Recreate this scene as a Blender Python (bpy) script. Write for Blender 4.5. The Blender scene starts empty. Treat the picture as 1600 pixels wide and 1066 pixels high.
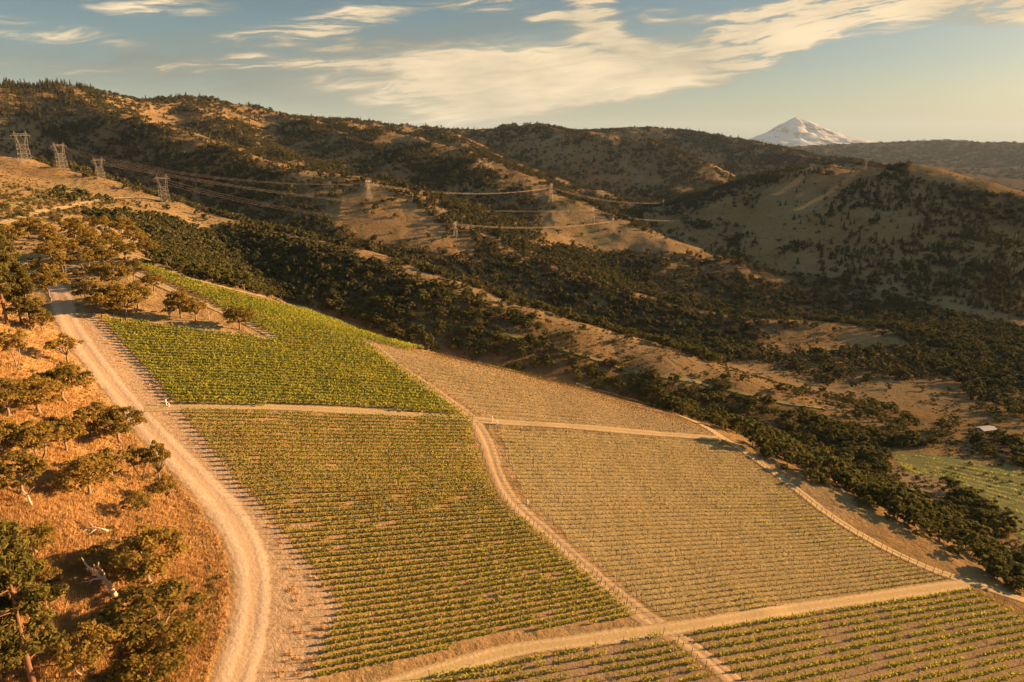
import bpy, math, random
import numpy as np
from mathutils import Vector, Euler

R = math.radians
rng = np.random.default_rng(7)
random.seed(7)
scene = bpy.context.scene
COL = scene.collection

# ------------------------------------------------------------------ camera
F = 1066.7                      # focal length in photo pixels (1600 wide)
PITCH = R(16.6)
CP, SP = math.cos(PITCH), math.sin(PITCH)
cam_d = bpy.data.cameras.new('camera')
cam_d.sensor_width = 36.0
cam_d.lens = 24.0
cam_d.clip_start = 1.0
cam_d.clip_end = 120000.0
cam = bpy.data.objects.new('camera', cam_d)
cam.location = (0, 0, 0)
cam.rotation_euler = (math.pi / 2 - PITCH, 0, 0)
COL.objects.link(cam)
scene.camera = cam

# ------------------------------------------------------------------ light
SUN_AZ, SUN_EL = R(73), R(12)         # azimuth clockwise from the view direction (+Y)
sd = bpy.data.lights.new('sun', 'SUN')
sd.energy = 5.0
sd.angle = R(0.55)
sd.color = (1.0, 0.585, 0.265)
sun = bpy.data.objects.new('sun', sd)
sdir = Vector((math.sin(SUN_AZ) * math.cos(SUN_EL), math.cos(SUN_AZ) * math.cos(SUN_EL), math.sin(SUN_EL)))
sun.rotation_euler = (-sdir).to_track_quat('-Z', 'Y').to_euler()
sun.location = (0, 0, 500)
COL.objects.link(sun)

scene.view_settings.view_transform = 'Standard'
scene.view_settings.look = 'None'
scene.view_settings.exposure = 2.0
scene.view_settings.gamma = 1.0
scene.view_settings.use_curve_mapping = False
scene.render.engine = 'CYCLES'
scene.cycles.use_denoising = True
scene.cycles.max_bounces = 5
scene.cycles.diffuse_bounces = 3
scene.cycles.glossy_bounces = 1
scene.cycles.transmission_bounces = 2
scene.cycles.transparent_max_bounces = 12
scene.cycles.volume_bounces = 0
scene.cycles.sample_clamp_indirect = 4.0
scene.cycles.caustics_reflective = False
scene.cycles.caustics_refractive = False


# node helper -------------------------------------------------------
class NT:
    def __init__(self, tree):
        self.t = tree
        self.n = tree.nodes
        self.l = tree.links

    def new(self, typ, **kw):
        nd = self.n.new(typ)
        for k, v in kw.items():
            setattr(nd, k, v)
        return nd

    def put(self, sock, v):
        if hasattr(v, 'is_output') or isinstance(v, bpy.types.NodeSocket):
            self.l.new(v, sock)
        else:
            sock.default_value = v

    def m(self, op, a, b=0.0, c=None, clamp=False):
        nd = self.n.new('ShaderNodeMath')
        nd.operation = op
        nd.use_clamp = clamp
        self.put(nd.inputs[0], a)
        self.put(nd.inputs[1], b)
        if c is not None:
            self.put(nd.inputs[2], c)
        return nd.outputs[0]

    def mix(self, f, a, b, blend='MIX'):
        nd = self.n.new('ShaderNodeMix')
        nd.data_type = 'RGBA'
        nd.blend_type = blend
        nd.clamp_factor = True
        self.put(nd.inputs[0], f)
        self.put(nd.inputs[6], a if not isinstance(a, tuple) else (*a, 1)[:4])
        self.put(nd.inputs[7], b if not isinstance(b, tuple) else (*b, 1)[:4])
        return nd.outputs[2]

    def noise(self, vec, scale, detail=3, rough=0.55, dist=0.0, dim='3D'):
        nd = self.n.new('ShaderNodeTexNoise')
        nd.noise_dimensions = dim
        if vec is not None:
            self.l.new(vec, nd.inputs['Vector'])
        nd.inputs['Scale'].default_value = scale
        nd.inputs['Detail'].default_value = detail
        nd.inputs['Roughness'].default_value = rough
        nd.inputs['Distortion'].default_value = dist
        return nd.outputs[0]

    def sm(self, x, a, b):
        nd = self.n.new('ShaderNodeMapRange')
        nd.interpolation_type = 'SMOOTHSTEP'
        self.put(nd.inputs['Value'], x)
        nd.inputs['From Min'].default_value = a
        nd.inputs['From Max'].default_value = b
        nd.inputs['To Min'].default_value = 0
        nd.inputs['To Max'].default_value = 1
        return nd.outputs[0]

    def comb(self, x, y, z=0.0):
        nd = self.n.new('ShaderNodeCombineXYZ')
        self.put(nd.inputs[0], x); self.put(nd.inputs[1], y); self.put(nd.inputs[2], z)
        return nd.outputs[0]


def pix_dir(u, v):
    u = np.asarray(u, float); v = np.asarray(v, float)
    X = (u - 800.0) / F
    D = (v - 533.0) / F
    return X, CP - D * SP, -SP - D * CP       # x, y, z


def pix_azel(u, v):
    x, y, z = pix_dir(u, v)
    return float(np.arctan2(x, y)), float(np.arctan2(z, np.hypot(x, y)))


def project(x, y, z):
    d = y * CP - z * SP
    up = y * SP + z * CP
    d = np.where(d < 1e-3, 1e-3, d)
    return 800.0 + F * x / d, 533.0 - F * up / d


# ------------------------------------------------------------------ sky
SKY_K = 3.9
world = bpy.data.worlds.new('World')
scene.world = world
world.use_nodes = True
W = NT(world.node_tree)
W.n.clear()
sky = W.new('ShaderNodeTexSky', sky_type='NISHITA')
sky.sun_disc = False
sky.sun_elevation = SUN_EL
sky.sun_rotation = SUN_AZ
sky.altitude = 300
sky.air_density = 1.0
sky.dust_density = 3.2
sky.ozone_density = 1.0
tc = W.new('ShaderNodeTexCoord')
sep = W.new('ShaderNodeSeparateXYZ')
W.l.new(tc.outputs['Generated'], sep.inputs[0])
az = W.m('ARCTAN2', sep.outputs[0], sep.outputs[1])
el = W.m('ARCSINE', sep.outputs[2])
# slow warp that bends every cloud
wv = W.comb(W.m('MULTIPLY', az, 5.0), W.m('MULTIPLY', el, 13.0))
wn1 = W.m('SUBTRACT', W.noise(wv, 1.0, 3, 0.55), 0.5)
wv2 = W.comb(W.m('MULTIPLY', az, 5.0), W.m('MULTIPLY', el, 13.0), 7.3)
wn2 = W.m('SUBTRACT', W.noise(wv2, 1.0, 3, 0.6), 0.5)


def scl(m, k):
    return W.m('MULTIPLY', m, k)


azw = W.m('ADD', az, scl(wn1, 0.11))
elw = W.m('ADD', el, scl(wn2, 0.036))


def ellipse(u, v, au, av, rot, inner=0.1):
    a0, e0 = pix_azel(u, v)
    dx = W.m('SUBTRACT', azw, a0)
    dy = W.m('SUBTRACT', elw, e0)
    c, s = math.cos(R(rot)), math.sin(R(rot))
    rx = W.m('ADD', scl(dx, c * F / au), scl(dy, s * F / au))
    ry = W.m('SUBTRACT', scl(dy, c * F / av), scl(dx, s * F / av))
    d = W.m('SQRT', W.m('ADD', W.m('MULTIPLY', rx, rx), W.m('MULTIPLY', ry, ry)))
    return W.m('SUBTRACT', 1.0, W.sm(d, inner, 1.0))


def addm(lst):
    out = lst[0]
    for k in lst[1:]:
        out = W.m('ADD', out, k)
    return out


# filaments: combed along the wind, bent by the warp
sv = W.comb(W.m('ADD', scl(azw, 5.0), scl(elw, 12.0)), W.m('SUBTRACT', scl(elw, 62.0), scl(azw, 7.0)))
st = W.noise(sv, 1.0, 6, 0.60, 1.6)
sv2 = W.comb(scl(azw, 15.0), W.m('SUBTRACT', scl(elw, 85.0), scl(azw, 5.0)), 3.0)
st2 = W.noise(sv2, 1.0, 6, 0.66, 1.0)
fil = W.m('ADD', scl(st, 0.62), scl(st2, 0.38))
streak = W.sm(fil, 0.36, 0.66)
big = addm([scl(ellipse(*e_[:5]), e_[5]) for e_ in (
    (850, 118, 400, 84, 4, 0.95), (1000, 114, 190, 48, 9, 0.60), (800, 160, 230, 44, 13, 0.70), (600, 112, 400, 62, 2, 0.38), (960, 64, 190, 20, -20, 0.42), (915, 20, 60, 60, -30, 0.40))])
veil = addm([scl(ellipse(*e_[:5]), e_[5]) for e_ in (
    (480, 130, 440, 40, 1, 0.75), (400, 88, 360, 44, 3, 0.60), (700, 55, 280, 34, 8, 0.60), (150, 105, 260, 30, 0, 0.5))])
wisps = addm([scl(ellipse(*e_[:5]), e_[5]) for e_ in (
    (1214, 44, 136, 67, 14, 1.15), (1120, 36, 234, 29, -8, 0.75), (1196, 86, 130, 26, 18, 0.75), (1360, 22, 260, 44, 4, 0.95), (1490, 16, 195, 35, -6, 0.85), (1590, 8, 91, 38, 0, 1),
    (545, 32, 169, 32, 10, 1), (255, 10, 130, 29, 3, 1), (60, 50, 195, 25, -6, 0.85), (450, 66, 169, 26, 0, 0.8), (740, 4, 130, 20, 0, 0.9), (920, 14, 78, 38, -30, 0.95),
    (846, 27, 39, 13, 0, 1), (160, 108, 247, 16, 0, 0.7), (1255, 118, 91, 7, 8, 0.55), (430, 104, 156, 14, 0, 0.7))])
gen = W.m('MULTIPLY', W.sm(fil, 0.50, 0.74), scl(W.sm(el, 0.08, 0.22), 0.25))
over = W.m('MULTIPLY', W.sm(fil, 0.44, 0.66), scl(W.sm(el, 0.15, 0.30), 0.5))  # unseen cirrus overhead, added as bright fill for the shaded ground
lit = W.m('ADD', W.m('MULTIPLY', big, W.m('ADD', 0.72, scl(streak, 0.62))), W.m('MULTIPLY', wisps, W.m('ADD', 0.10, scl(streak, 0.85))))
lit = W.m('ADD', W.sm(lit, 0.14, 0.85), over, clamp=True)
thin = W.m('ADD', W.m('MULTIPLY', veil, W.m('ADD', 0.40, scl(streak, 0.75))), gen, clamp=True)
ramp = W.new('ShaderNodeValToRGB')
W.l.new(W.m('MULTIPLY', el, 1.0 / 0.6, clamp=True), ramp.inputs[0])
cr = ramp.color_ramp
cr.elements[0].position = 0.0; cr.elements[0].color = (0.35, 0.36, 0.215, 1)
cr.elements[1].position = 1.0; cr.elements[1].color = (0.105, 0.195, 0.250, 1)  # zenith lifted above the visible sky to lighten and cool the shadows
for p_, c_ in ((0.07, (0.26, 0.315, 0.24, 1)), (0.15, (0.115, 0.20, 0.21, 1)), (0.27, (0.038, 0.105, 0.138, 1))):
    e_ = cr.elements.new(p_); e_.color = c_
vs = W.new('ShaderNodeVectorMath', operation='SCALE')
W.l.new(ramp.outputs[0], vs.inputs[0]); vs.inputs['Scale'].default_value = SKY_K
vs2 = W.new('ShaderNodeVectorMath', operation='SCALE')
W.l.new(sky.outputs[0], vs2.inputs[0]); vs2.inputs['Scale'].default_value = 0.27
va = W.new('ShaderNodeVectorMath', operation='ADD')
W.l.new(vs.outputs[0], va.inputs[0]); W.l.new(vs2.outputs[0], va.inputs[1])
skyc = va.outputs[0]
k_ = SKY_K
col = W.mix(scl(thin, 0.80), skyc, (0.25 * k_, 0.26 * k_, 0.215 * k_))
shade = W.sm(W.m('ADD', scl(wn1, 1.1), W.m('ADD', scl(lit, 0.35), scl(fil, 0.7))), 0.30, 0.95)
cl = W.mix(shade, (0.50 * k_, 0.43 * k_, 0.29 * k_), (1.20 * k_, 0.93 * k_, 0.58 * k_))
col = W.mix(scl(lit, 0.95), col, cl)
bg = W.new('ShaderNodeBackground')
W.l.new(col, bg.inputs['Color'])
bg.inputs['Strength'].default_value = 0.058
world.cycles.sampling_method = 'MANUAL'
world.cycles.sample_map_resolution = 256
wo = W.new('ShaderNodeOutputWorld')
W.l.new(bg.outputs[0], wo.inputs['Surface'])


# ------------------------------------------------------------------ numpy noise
def _hash(xi, yi, seed):
    h = (xi * 374761393 + yi * 668265263 + seed * 1442695041) & 0xffffffff
    h = ((h ^ (h >> 13)) * 1274126177) & 0xffffffff
    h = h ^ (h >> 16)
    return (h & 0xffffff) / float(0xffffff)


def vnoise(x, y, seed=0):
    xf = np.floor(x); yf = np.floor(y)
    xi = xf.astype(np.int64); yi = yf.astype(np.int64)
    fx = x - xf; fy = y - yf
    fx = fx * fx * fx * (fx * (fx * 6 - 15) + 10)
    fy = fy * fy * fy * (fy * (fy * 6 - 15) + 10)
    a = _hash(xi, yi, seed); b = _hash(xi + 1, yi, seed)
    c = _hash(xi, yi + 1, seed); d = _hash(xi + 1, yi + 1, seed)
    return (a + (b - a) * fx) * (1 - fy) + (c + (d - c) * fx) * fy


def fbm(x, y, seed=0, octv=4, gain=0.5):
    s = 0.0; a = 1.0; t = 0.0
    for k in range(octv):
        s = s + a * (vnoise(x, y, seed + k * 17) - 0.5)
        t += a
        x = x * 2.03 + 11.3; y = y * 2.03 - 5.7
        a *= gain
    return s / t          # about -0.5 .. 0.5


def sstep(x, a, b):
    t = np.clip((x - a) / (b - a), 0, 1)
    return t * t * (3 - 2 * t)


# ------------------------------------------------------------------ terrain
def P(u, v, Y):
    x, y, z = pix_dir(u, v)
    return (float(x / y * Y), float(Y), float(z / y * Y))


RIDGES = []   # (points, slope_left, slope_right, rounding)


def ridge(pts, sl, sr, rad):
    RIDGES.append((np.array([P(*p) for p in pts]), sl, sr, rad))


# left / right is as seen walking along the points; all go from upper left to lower right
ridge([(-260, 215, 930), (0, 243, 880), (130, 274, 820), (260, 319, 760), (400, 359, 680), (550, 390, 600), (675, 435, 540),
       (800, 480, 500), (885, 506, 480), (962, 527, 470), (1025, 547, 450), (1125, 585, 425), (1200, 620, 400), (1330, 672, 360)],
      0.55, 0.34, 30)
ridge([(100, 143, 1760), (207, 186, 1500), (272, 204, 1420), (325, 220, 1350), (397, 242, 1250), (470, 264, 1150), (545, 284, 1080), (600, 296, 1030), (665, 332, 960),
       (745, 383, 880), (800, 402, 840), (907, 435, 780), (975, 455, 760), (1050, 475, 740), (1175, 502, 710), (1310, 513, 690), (1405, 526, 660)],
      0.6, 0.56, 46)
ridge([(556, 287, 1060), (600, 298, 1020), (665, 334, 950), (745, 384, 878)], 0.5, 0.42, 120)
ridge([(535, 192, 2100), (625, 210, 1900), (690, 226, 1750), (760, 252, 1550), (800, 276, 1430), (837, 292, 1350), (857, 305, 1300), (887, 316, 1250),
       (925, 335, 1200), (960, 352, 1150), (1025, 375, 1080), (1110, 402, 1030)], 0.5, 0.29, 58)
ridge([(690, 200, 2600), (725, 230, 2200), (800, 255, 2000), (862, 275, 1880), (925, 297, 1750), (962, 312, 1650), (1007, 330, 1500),
       (1050, 342, 1430), (1100, 362, 1370), (1140, 382, 1320), (1157, 397, 1290)], 0.5, 0.34, 34)
ridge([(300, 162, 2000), (345, 198, 1750), (400, 224, 1600), (440, 236, 1520)], 0.5, 0.45, 30)
ridge([(440, 180, 2200), (490, 196, 2050), (515, 214, 1950), (545, 240, 1800)], 0.5, 0.45, 35)
ridge([(760, 204, 3300), (850, 197, 3000), (892, 201, 2900), (935, 212, 2800), (972, 218, 2700), (1005, 221, 2620), (1030, 230, 2520), (1070, 248, 2400),
       (1119, 283, 2250), (1145, 297, 2150)], 0.5, 0.42, 50)
ridge([(1095, 333, 1950), (1138, 309, 1980), (1165, 322, 1900), (1186, 345, 1800)], 0.4, 0.35, 40)
ridge([(925, 207, 4300), (1065, 203, 4000), (1135, 214, 3750), (1200, 229, 3450), (1260, 240, 3200), (1325, 252, 2950), (1400, 269, 2700)], 0.4, 0.36, 80)
# the long plateau edge on the left
ridge([(-700, 60, 1500), (-300, 105, 1500), (0, 134, 1650), (120, 145, 1750), (200, 153, 1850), (320, 161, 2050), (420, 171, 2250), (470, 182, 2300), (522, 195, 2400)],
      0.02, 0.80, 45)
ridge([(520, 193, 2900), (560, 191, 3000), (650, 197, 3200), (700, 202, 3300), (760, 206, 3400), (900, 206, 3900), (1065, 204, 4200)], 0.02, 0.55, 60)
# the bare hill at the right
ridge([(1195, 290, 1560), (1240, 268, 1560), (1300, 271, 1500), (1335, 281, 1440), (1375, 277, 1380), (1412, 271, 1340), (1437, 280, 1300), (1475, 290, 1260),
       (1525, 297, 1220), (1600, 310, 1160), (1760, 348, 1050)], 0.26, 0.43, 45)
ridge([(1255, 270, 1900), (1320, 258, 1950), (1362, 266, 1850), (1400, 270, 1700), (1412, 272, 1400)], 0.3, 0.25, 60)
ridge([(1412, 271, 1340), (1400, 330, 1180), (1340, 400, 1040)], 0.36, 0.36, 60)
ridge([(1525, 297, 1220), (1545, 380, 1020), (1500, 450, 920)], 0.34, 0.34, 70)
# far plateau
ridge([(1120, 246, 8600), (1180, 240, 8800), (1225, 238, 9000), (1262, 232, 9200), (1300, 228, 9400), (1350, 225, 9600), (1385, 227, 9700), (1425, 223, 9800), (1475, 219, 10000), (1500, 221, 10000), (1537, 224, 10000), (1570, 222, 10000), (1600, 224, 10000), (1900, 222, 10000)],
      0.05, 0.11, 250)
ridge([(1290, 250, 6400), (1340, 253, 6000), (1420, 262, 5600), (1470, 280, 5000)], 0.16, 0.16, 200)
ridge([(1480, 284, 4600), (1560, 281, 4300), (1700, 283, 4300)], 0.12, 0.12, 150)

CREST = np.array([[-700, 640], [-430, 470], [-260, 345], [-155, 278], [-95, 247], [-33, 230], [20, 222], [66, 213], [98, 183], [128, 146], [150, 118], [175, 60], [190, 0], [200, -200]], float)


def polydist(X, Y, L):
    """signed distance to an open polyline, positive to the left of its direction"""
    best = np.full(X.shape, 1e18); sg = np.zeros(X.shape)
    for i in range(len(L) - 1):
        ax, ay = L[i]; bx, by = L[i + 1]
        dx, dy = bx - ax, by - ay
        LL = dx * dx + dy * dy
        t = np.clip(((X - ax) * dx + (Y - ay) * dy) / LL, 0, 1)
        ex = X - ax - t * dx; ey = Y - ay - t * dy
        d2 = ex * ex + ey * ey
        c = dx * (Y - ay) - dy * (X - ax)
        k = d2 < best
        best = np.where(k, d2, best); sg = np.where(k, np.sign(c), sg)
    return np.sqrt(best) * sg


ROADX = np.array([[-400, -40], [0, -40], [60, -42], [89, -46], [112, -51], [161, -94], [225, -156], [300, -230]], float)


def near_hill(X, Y):
    r = np.hypot(X, Y)
    Xl = np.minimum(X, 0)
    xe = np.where(X > -640, X, -640 + (X + 640) * 0.1)
    xe = np.where(X > -150, xe, -150 + (xe + 150) * (0.25 + 0.75 * sstep(Y, 230, 420)))
    xe = np.where(X > 160, 160 + (X - 160) * 0.6, xe)
    ye = np.where(Y < 290, Y, 290 - (Y - 290) * 2.25)
    ye = np.where(Y < 0, np.maximum(ye, -150), ye)
    z = -96.6 - 0.19 * xe + 0.06 * ye
    # steeper bank left of the road
    xr = np.interp(Y, ROADX[:, 0], ROADX[:, 1])
    d = (xr - 3) - X
    bank = 0.30 * (np.sqrt(np.maximum(d, 0) ** 2 + 36) - 6)
    z = z + np.minimum(bank, 26) * sstep(Y, 330, 170)
    d = polydist(X, Y, CREST)
    dd = np.maximum(d, 0)
    z = z - 0.42 * sstep(X, -380, -20) * (np.sqrt(dd ** 2 + 14 ** 2) - 14)
    ds = np.maximum(polydist(X, Y, RIDGES[0][0][:, :2]) - 6, 0)
    z = z - 0.55 * (np.sqrt(ds ** 2 + 400) - 20)
    z = z + 1.6 * fbm(X / 60, Y / 60, 3, 3) + 0.5 * fbm(X / 13, Y / 13, 5, 2)
    return z


def height(X, Y):
    r = np.hypot(X, Y)
    K = 5.0 + np.clip((r - 300) / 120, 0, 12)
    hs = []
    for pts, sl, sr, rad in RIDGES:
        h = np.full(X.shape, -1e9)
        for i in range(len(pts) - 1):
            a, b = pts[i], pts[i + 1]
            dx, dy = b[0] - a[0], b[1] - a[1]
            L = math.hypot(dx, dy)
            t = np.clip(((X - a[0]) * dx + (Y - a[1]) * dy) / (L * L), 0, 1)
            ex = X - a[0] - t * dx; ey = Y - a[1] - t * dy
            d = np.sqrt(ex * ex + ey * ey)
            side = (dx * (Y - a[1]) - dy * (X - a[0])) / (L * np.maximum(d, 1e-6))
            side = np.clip(side, -1, 1)
            s = sr + (sl - sr) * 0.5 * (1 + side)
            z = a[2] + t * (b[2] - a[2]) - s * (np.sqrt(d * d + rad * rad) - rad)
            h = np.maximum(h, z)
        hs.append(h)
    base = -152 - 0.13 * (np.maximum(Y, -200) - 300)
    base = np.maximum(base, -235 - 0.012 * np.maximum(r - 1000, 0))
    base = np.maximum(base, -300) - 0.05 * np.maximum(r - 12500, 0) + 5 * fbm(X / 160, Y / 160, 21, 3)
    hs.append(base)
    m = hs[0]
    for h in hs[1:]:
        m = np.maximum(m, h)
    acc = np.zeros(X.shape)
    for h in hs:
        acc += np.exp(np.clip((h - m) / K, -50, 0))
    z = m + K * np.log(acc) - 0.0
    amp = sstep(r, 330, 1300)
    g = fbm(X / 240, Y / 240, 31, 4)
    rg = np.abs(fbm(X / 150 + 0.8 * g, Y / 150, 41, 4))
    z = z + amp * (30 * g - 62 * (rg - 0.10)) * np.clip(r / 2600, 0.35, 1.0) * sstep(r, 14000, 5000)
    z = z + sstep(r, 240, 420) * (2.2 + 2.2 * sstep(r, 600, 1200)) * fbm(X / 34, Y / 34, 51, 3)
    nh = near_hill(X, Y)
    k2 = 4.0
    mm = np.maximum(z, nh)
    z = mm + k2 * np.log(np.exp(np.clip((z - mm) / k2, -50, 0)) + np.exp(np.clip((nh - mm) / k2, -50, 0)))
    return z


AZ = np.radians(np.concatenate([np.arange(-180, -52, 4.0), np.arange(-52, -46, 1.0), np.arange(-46, 46.001, 0.115), np.arange(47, 53, 1.0), np.arange(56, 180, 4.0)]))
AZ = np.append(AZ, math.pi)
RR = np.concatenate([[0.5, 15, 30, 45], np.exp(np.linspace(math.log(58), math.log(4600), 545)), np.exp(np.linspace(math.log(4700), math.log(60000), 75))])
GA, GR = np.meshgrid(AZ, RR, indexing='ij')
GX, GY = np.sin(GA) * GR, np.cos(GA) * GR
GZ = height(GX, GY)
GZ[-1] = GZ[0]


def ground_z(x, y):
    """height of the terrain sheet under (x, y), interpolated like the mesh"""
    x = np.asarray(x, float); y = np.asarray(y, float)
    a = np.arctan2(x, y); r = np.hypot(x, y)
    i = np.clip(np.searchsorted(AZ, a, side='right') - 1, 0, len(AZ) - 2)
    j = np.clip(np.searchsorted(RR, r, side='right') - 1, 0, len(RR) - 2)
    fa = np.clip((a - AZ[i]) / (AZ[i + 1] - AZ[i]), 0, 1)
    fr = np.clip((r - RR[j]) / (RR[j + 1] - RR[j]), 0, 1)
    return (GZ[i, j] * (1 - fa) + GZ[i + 1, j] * fa) * (1 - fr) + (GZ[i, j + 1] * (1 - fa) + GZ[i + 1, j + 1] * fa) * fr


RM = np.exp(np.linspace(math.log(50), math.log(13000), 2600))


def hit(u, v):
    """where the sight lines through photo pixels meet the terrain"""
    u = np.atleast_1d(np.asarray(u, float)); v = np.atleast_1d(np.asarray(v, float))
    dx, dy, dz = pix_dir(u, v)
    hl = np.hypot(dx, dy)
    dx, dy, dz = dx / hl, dy / hl, dz / hl
    out = np.zeros((len(u), 3))
    for k in range(0, len(u), 200):
        s = slice(k, k + 200)
        X = dx[s, None] * RM; Y = dy[s, None] * RM; Zr = dz[s, None] * RM
        below = Zr <= ground_z(X, Y)
        j = np.argmax(below, axis=1)
        none = ~below.any(axis=1)
        j = np.where(none, len(RM) - 1, np.maximum(j, 1))
        ii = np.arange(len(j))
        g0 = Zr[ii, j - 1] - ground_z(X[ii, j - 1], Y[ii, j - 1])
        g1 = Zr[ii, j] - ground_z(X[ii, j], Y[ii, j])
        t = np.clip(g0 / np.maximum(g0 - g1, 1e-6), 0, 1)
        r = RM[j - 1] * (1 - t) + RM[j] * t
        x = dx[s] * r; y = dy[s] * r
        out[s] = np.stack([x, y, ground_z(x, y)], 1)
    return out


def hit1(u, v):
    return hit([u], [v])[0]


CUM = np.maximum.accumulate(GZ / np.maximum(GR, 1), axis=1)


def visible(x, y, top, eps=0.0):
    a = np.arctan2(x, y); r = np.hypot(x, y)
    i = np.clip(np.searchsorted(AZ, a), 0, len(AZ) - 1)
    j = np.clip(np.searchsorted(RR, r * 0.985) - 1, 0, len(RR) - 1)
    return top / r >= CUM[i, j] - eps


def inpoly(x, y, poly):
    poly = np.asarray(poly, float)
    x = np.asarray(x, float); y = np.asarray(y, float)
    c = np.zeros(x.shape, bool)
    j = len(poly) - 1
    for i in range(len(poly)):
        xi, yi = poly[i]; xj, yj = poly[j]
        if yi != yj:
            k = ((yi > y) != (yj > y)) & (x < (xj - xi) * (y - yi) / (yj - yi) + xi)
            c ^= k
        j = i
    return c


# ------------------------------------------------------------------ mesh helpers
def mesh_obj(name, verts, faces, mat=None, parent=None, smooth=False, link=True):
    me = bpy.data.meshes.new(name)
    verts = np.asarray(verts, np.float32).reshape(-1, 3)
    if isinstance(faces, np.ndarray):
        n = faces.shape[1]
        me.vertices.add(len(verts))
        me.vertices.foreach_set('co', verts.ravel())
        me.loops.add(faces.size)
        me.loops.foreach_set('vertex_index', faces.astype(np.int32).ravel())
        me.polygons.add(len(faces))
        me.polygons.foreach_set('loop_start', np.arange(0, faces.size, n, dtype=np.int32))
        me.polygons.foreach_set('loop_total', np.full(len(faces), n, dtype=np.int32))
        me.update(calc_edges=True)
        me.validate()
    else:
        me.from_pydata([tuple(map(float, q)) for q in verts], [], faces)
        me.update()
    if smooth and len(me.polygons):
        me.polygons.foreach_set('use_smooth', np.ones(len(me.polygons), bool))
    if mat is not None:
        for mm in (mat if isinstance(mat, (list, tuple)) else [mat]):
            me.materials.append(mm)
    o = bpy.data.objects.new(name, me)
    if link:
        COL.objects.link(o)
    if parent is not None:
        o.parent = parent
    return o


def empty(name, loc=(0, 0, 0), rz=0.0, label=None, cat=None, group=None):
    o = bpy.data.objects.new(name, None)
    o.empty_display_size = 0.5
    o.location = loc
    o.rotation_euler = (0, 0, rz)
    COL.objects.link(o)
    tag(o, label, cat, group)
    return o


def tag(o, label=None, cat=None, group=None, kind=None):
    if label: o['label'] = label
    if cat: o['category'] = cat
    if group: o['group'] = group
    if kind: o['kind'] = kind
    return o


class MB:
    """collects boxes, bars and tubes into one mesh"""
    def __init__(self):
        self.v = []; self.f = []

    def bar(self, a, b, w, w2=None, n=4):
        a = Vector(a); b = Vector(b)
        w2 = w if w2 is None else w2
        d = (b - a).normalized()
        up = Vector((0, 0, 1)) if abs(d.z) < 0.95 else Vector((1, 0, 0))
        s = d.cross(up).normalized(); t = s.cross(d)
        o = len(self.v)
        for p, ww in ((a, w), (b, w2)):
            for k in range(n):
                an = 2 * math.pi * (k + 0.5) / n
                self.v.append(p + (s * math.cos(an) + t * math.sin(an)) * ww)
        for k in range(n):
            self.f.append((o + k, o + (k + 1) % n, o + n + (k + 1) % n, o + n + k))
        self.f.append(tuple(o + k for k in reversed(range(n))))
        self.f.append(tuple(o + n + k for k in range(n)))

    def tube(self, pts, rads, n=6):
        pts = [Vector(p) for p in pts]
        o = len(self.v)
        for i, p in enumerate(pts):
            d = (pts[min(i + 1, len(pts) - 1)] - pts[max(i - 1, 0)]).normalized()
            up = Vector((0, 0, 1)) if abs(d.z) < 0.9 else Vector((1, 0, 0))
            s = d.cross(up).normalized(); t = s.cross(d)
            for k in range(n):
                an = 2 * math.pi * k / n
                self.v.append(p + (s * math.cos(an) + t * math.sin(an)) * rads[i])
        for i in range(len(pts) - 1):
            for k in range(n):
                q = o + i * n
                self.f.append((q + k, q + (k + 1) % n, q + n + (k + 1) % n, q + n + k))
        self.f.append(tuple(o + k for k in reversed(range(n))))
        self.f.append(tuple(o + (len(pts) - 1) * n + k for k in range(n)))

    def box(self, c, s):
        o = len(self.v)
        for z in (-1, 1):
            for y in (-1, 1):
                for x in (-1, 1):
                    self.v.append(Vector((c[0] + x * s[0] / 2, c[1] + y * s[1] / 2, c[2] + z * s[2] / 2)))
        for q in ((0, 2, 3, 1), (4, 5, 7, 6), (0, 1, 5, 4), (2, 6, 7, 3), (0, 4, 6, 2), (1, 3, 7, 5)):
            self.f.append(tuple(o + k for k in q))

    def build(self, name, mat, parent=None, smooth=False):
        return mesh_obj(name, [tuple(p) for p in self.v], self.f, mat, parent, smooth)


# ------------------------------------------------------------------ materials
def new_mat(name):
    m = bpy.data.materials.new(name)
    m.use_nodes = True
    n = NT(m.node_tree)
    n.n.clear()
    out = n.new('ShaderNodeOutputMaterial')
    return m, n, out


def plain(name, c, rough=0.8, var=0.15, scale=3.0, metal=0.0):
    m, n, out = new_mat(name)
    g = n.new('ShaderNodeNewGeometry')
    nz = n.noise(g.outputs['Position'], scale, 3)
    b = n.new('ShaderNodeBsdfPrincipled')
    lo = tuple(k * (1 - var) for k in c); hi = tuple(k * (1 + var) for k in c)
    n.l.new(n.mix(nz, lo, hi), b.inputs['Base Color'])
    b.inputs['Roughness'].default_value = rough
    b.inputs['Metallic'].default_value = metal
    b.inputs['Specular IOR Level'].default_value = 0.2
    n.l.new(b.outputs[0], out.inputs['Surface'])
    return m


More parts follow.
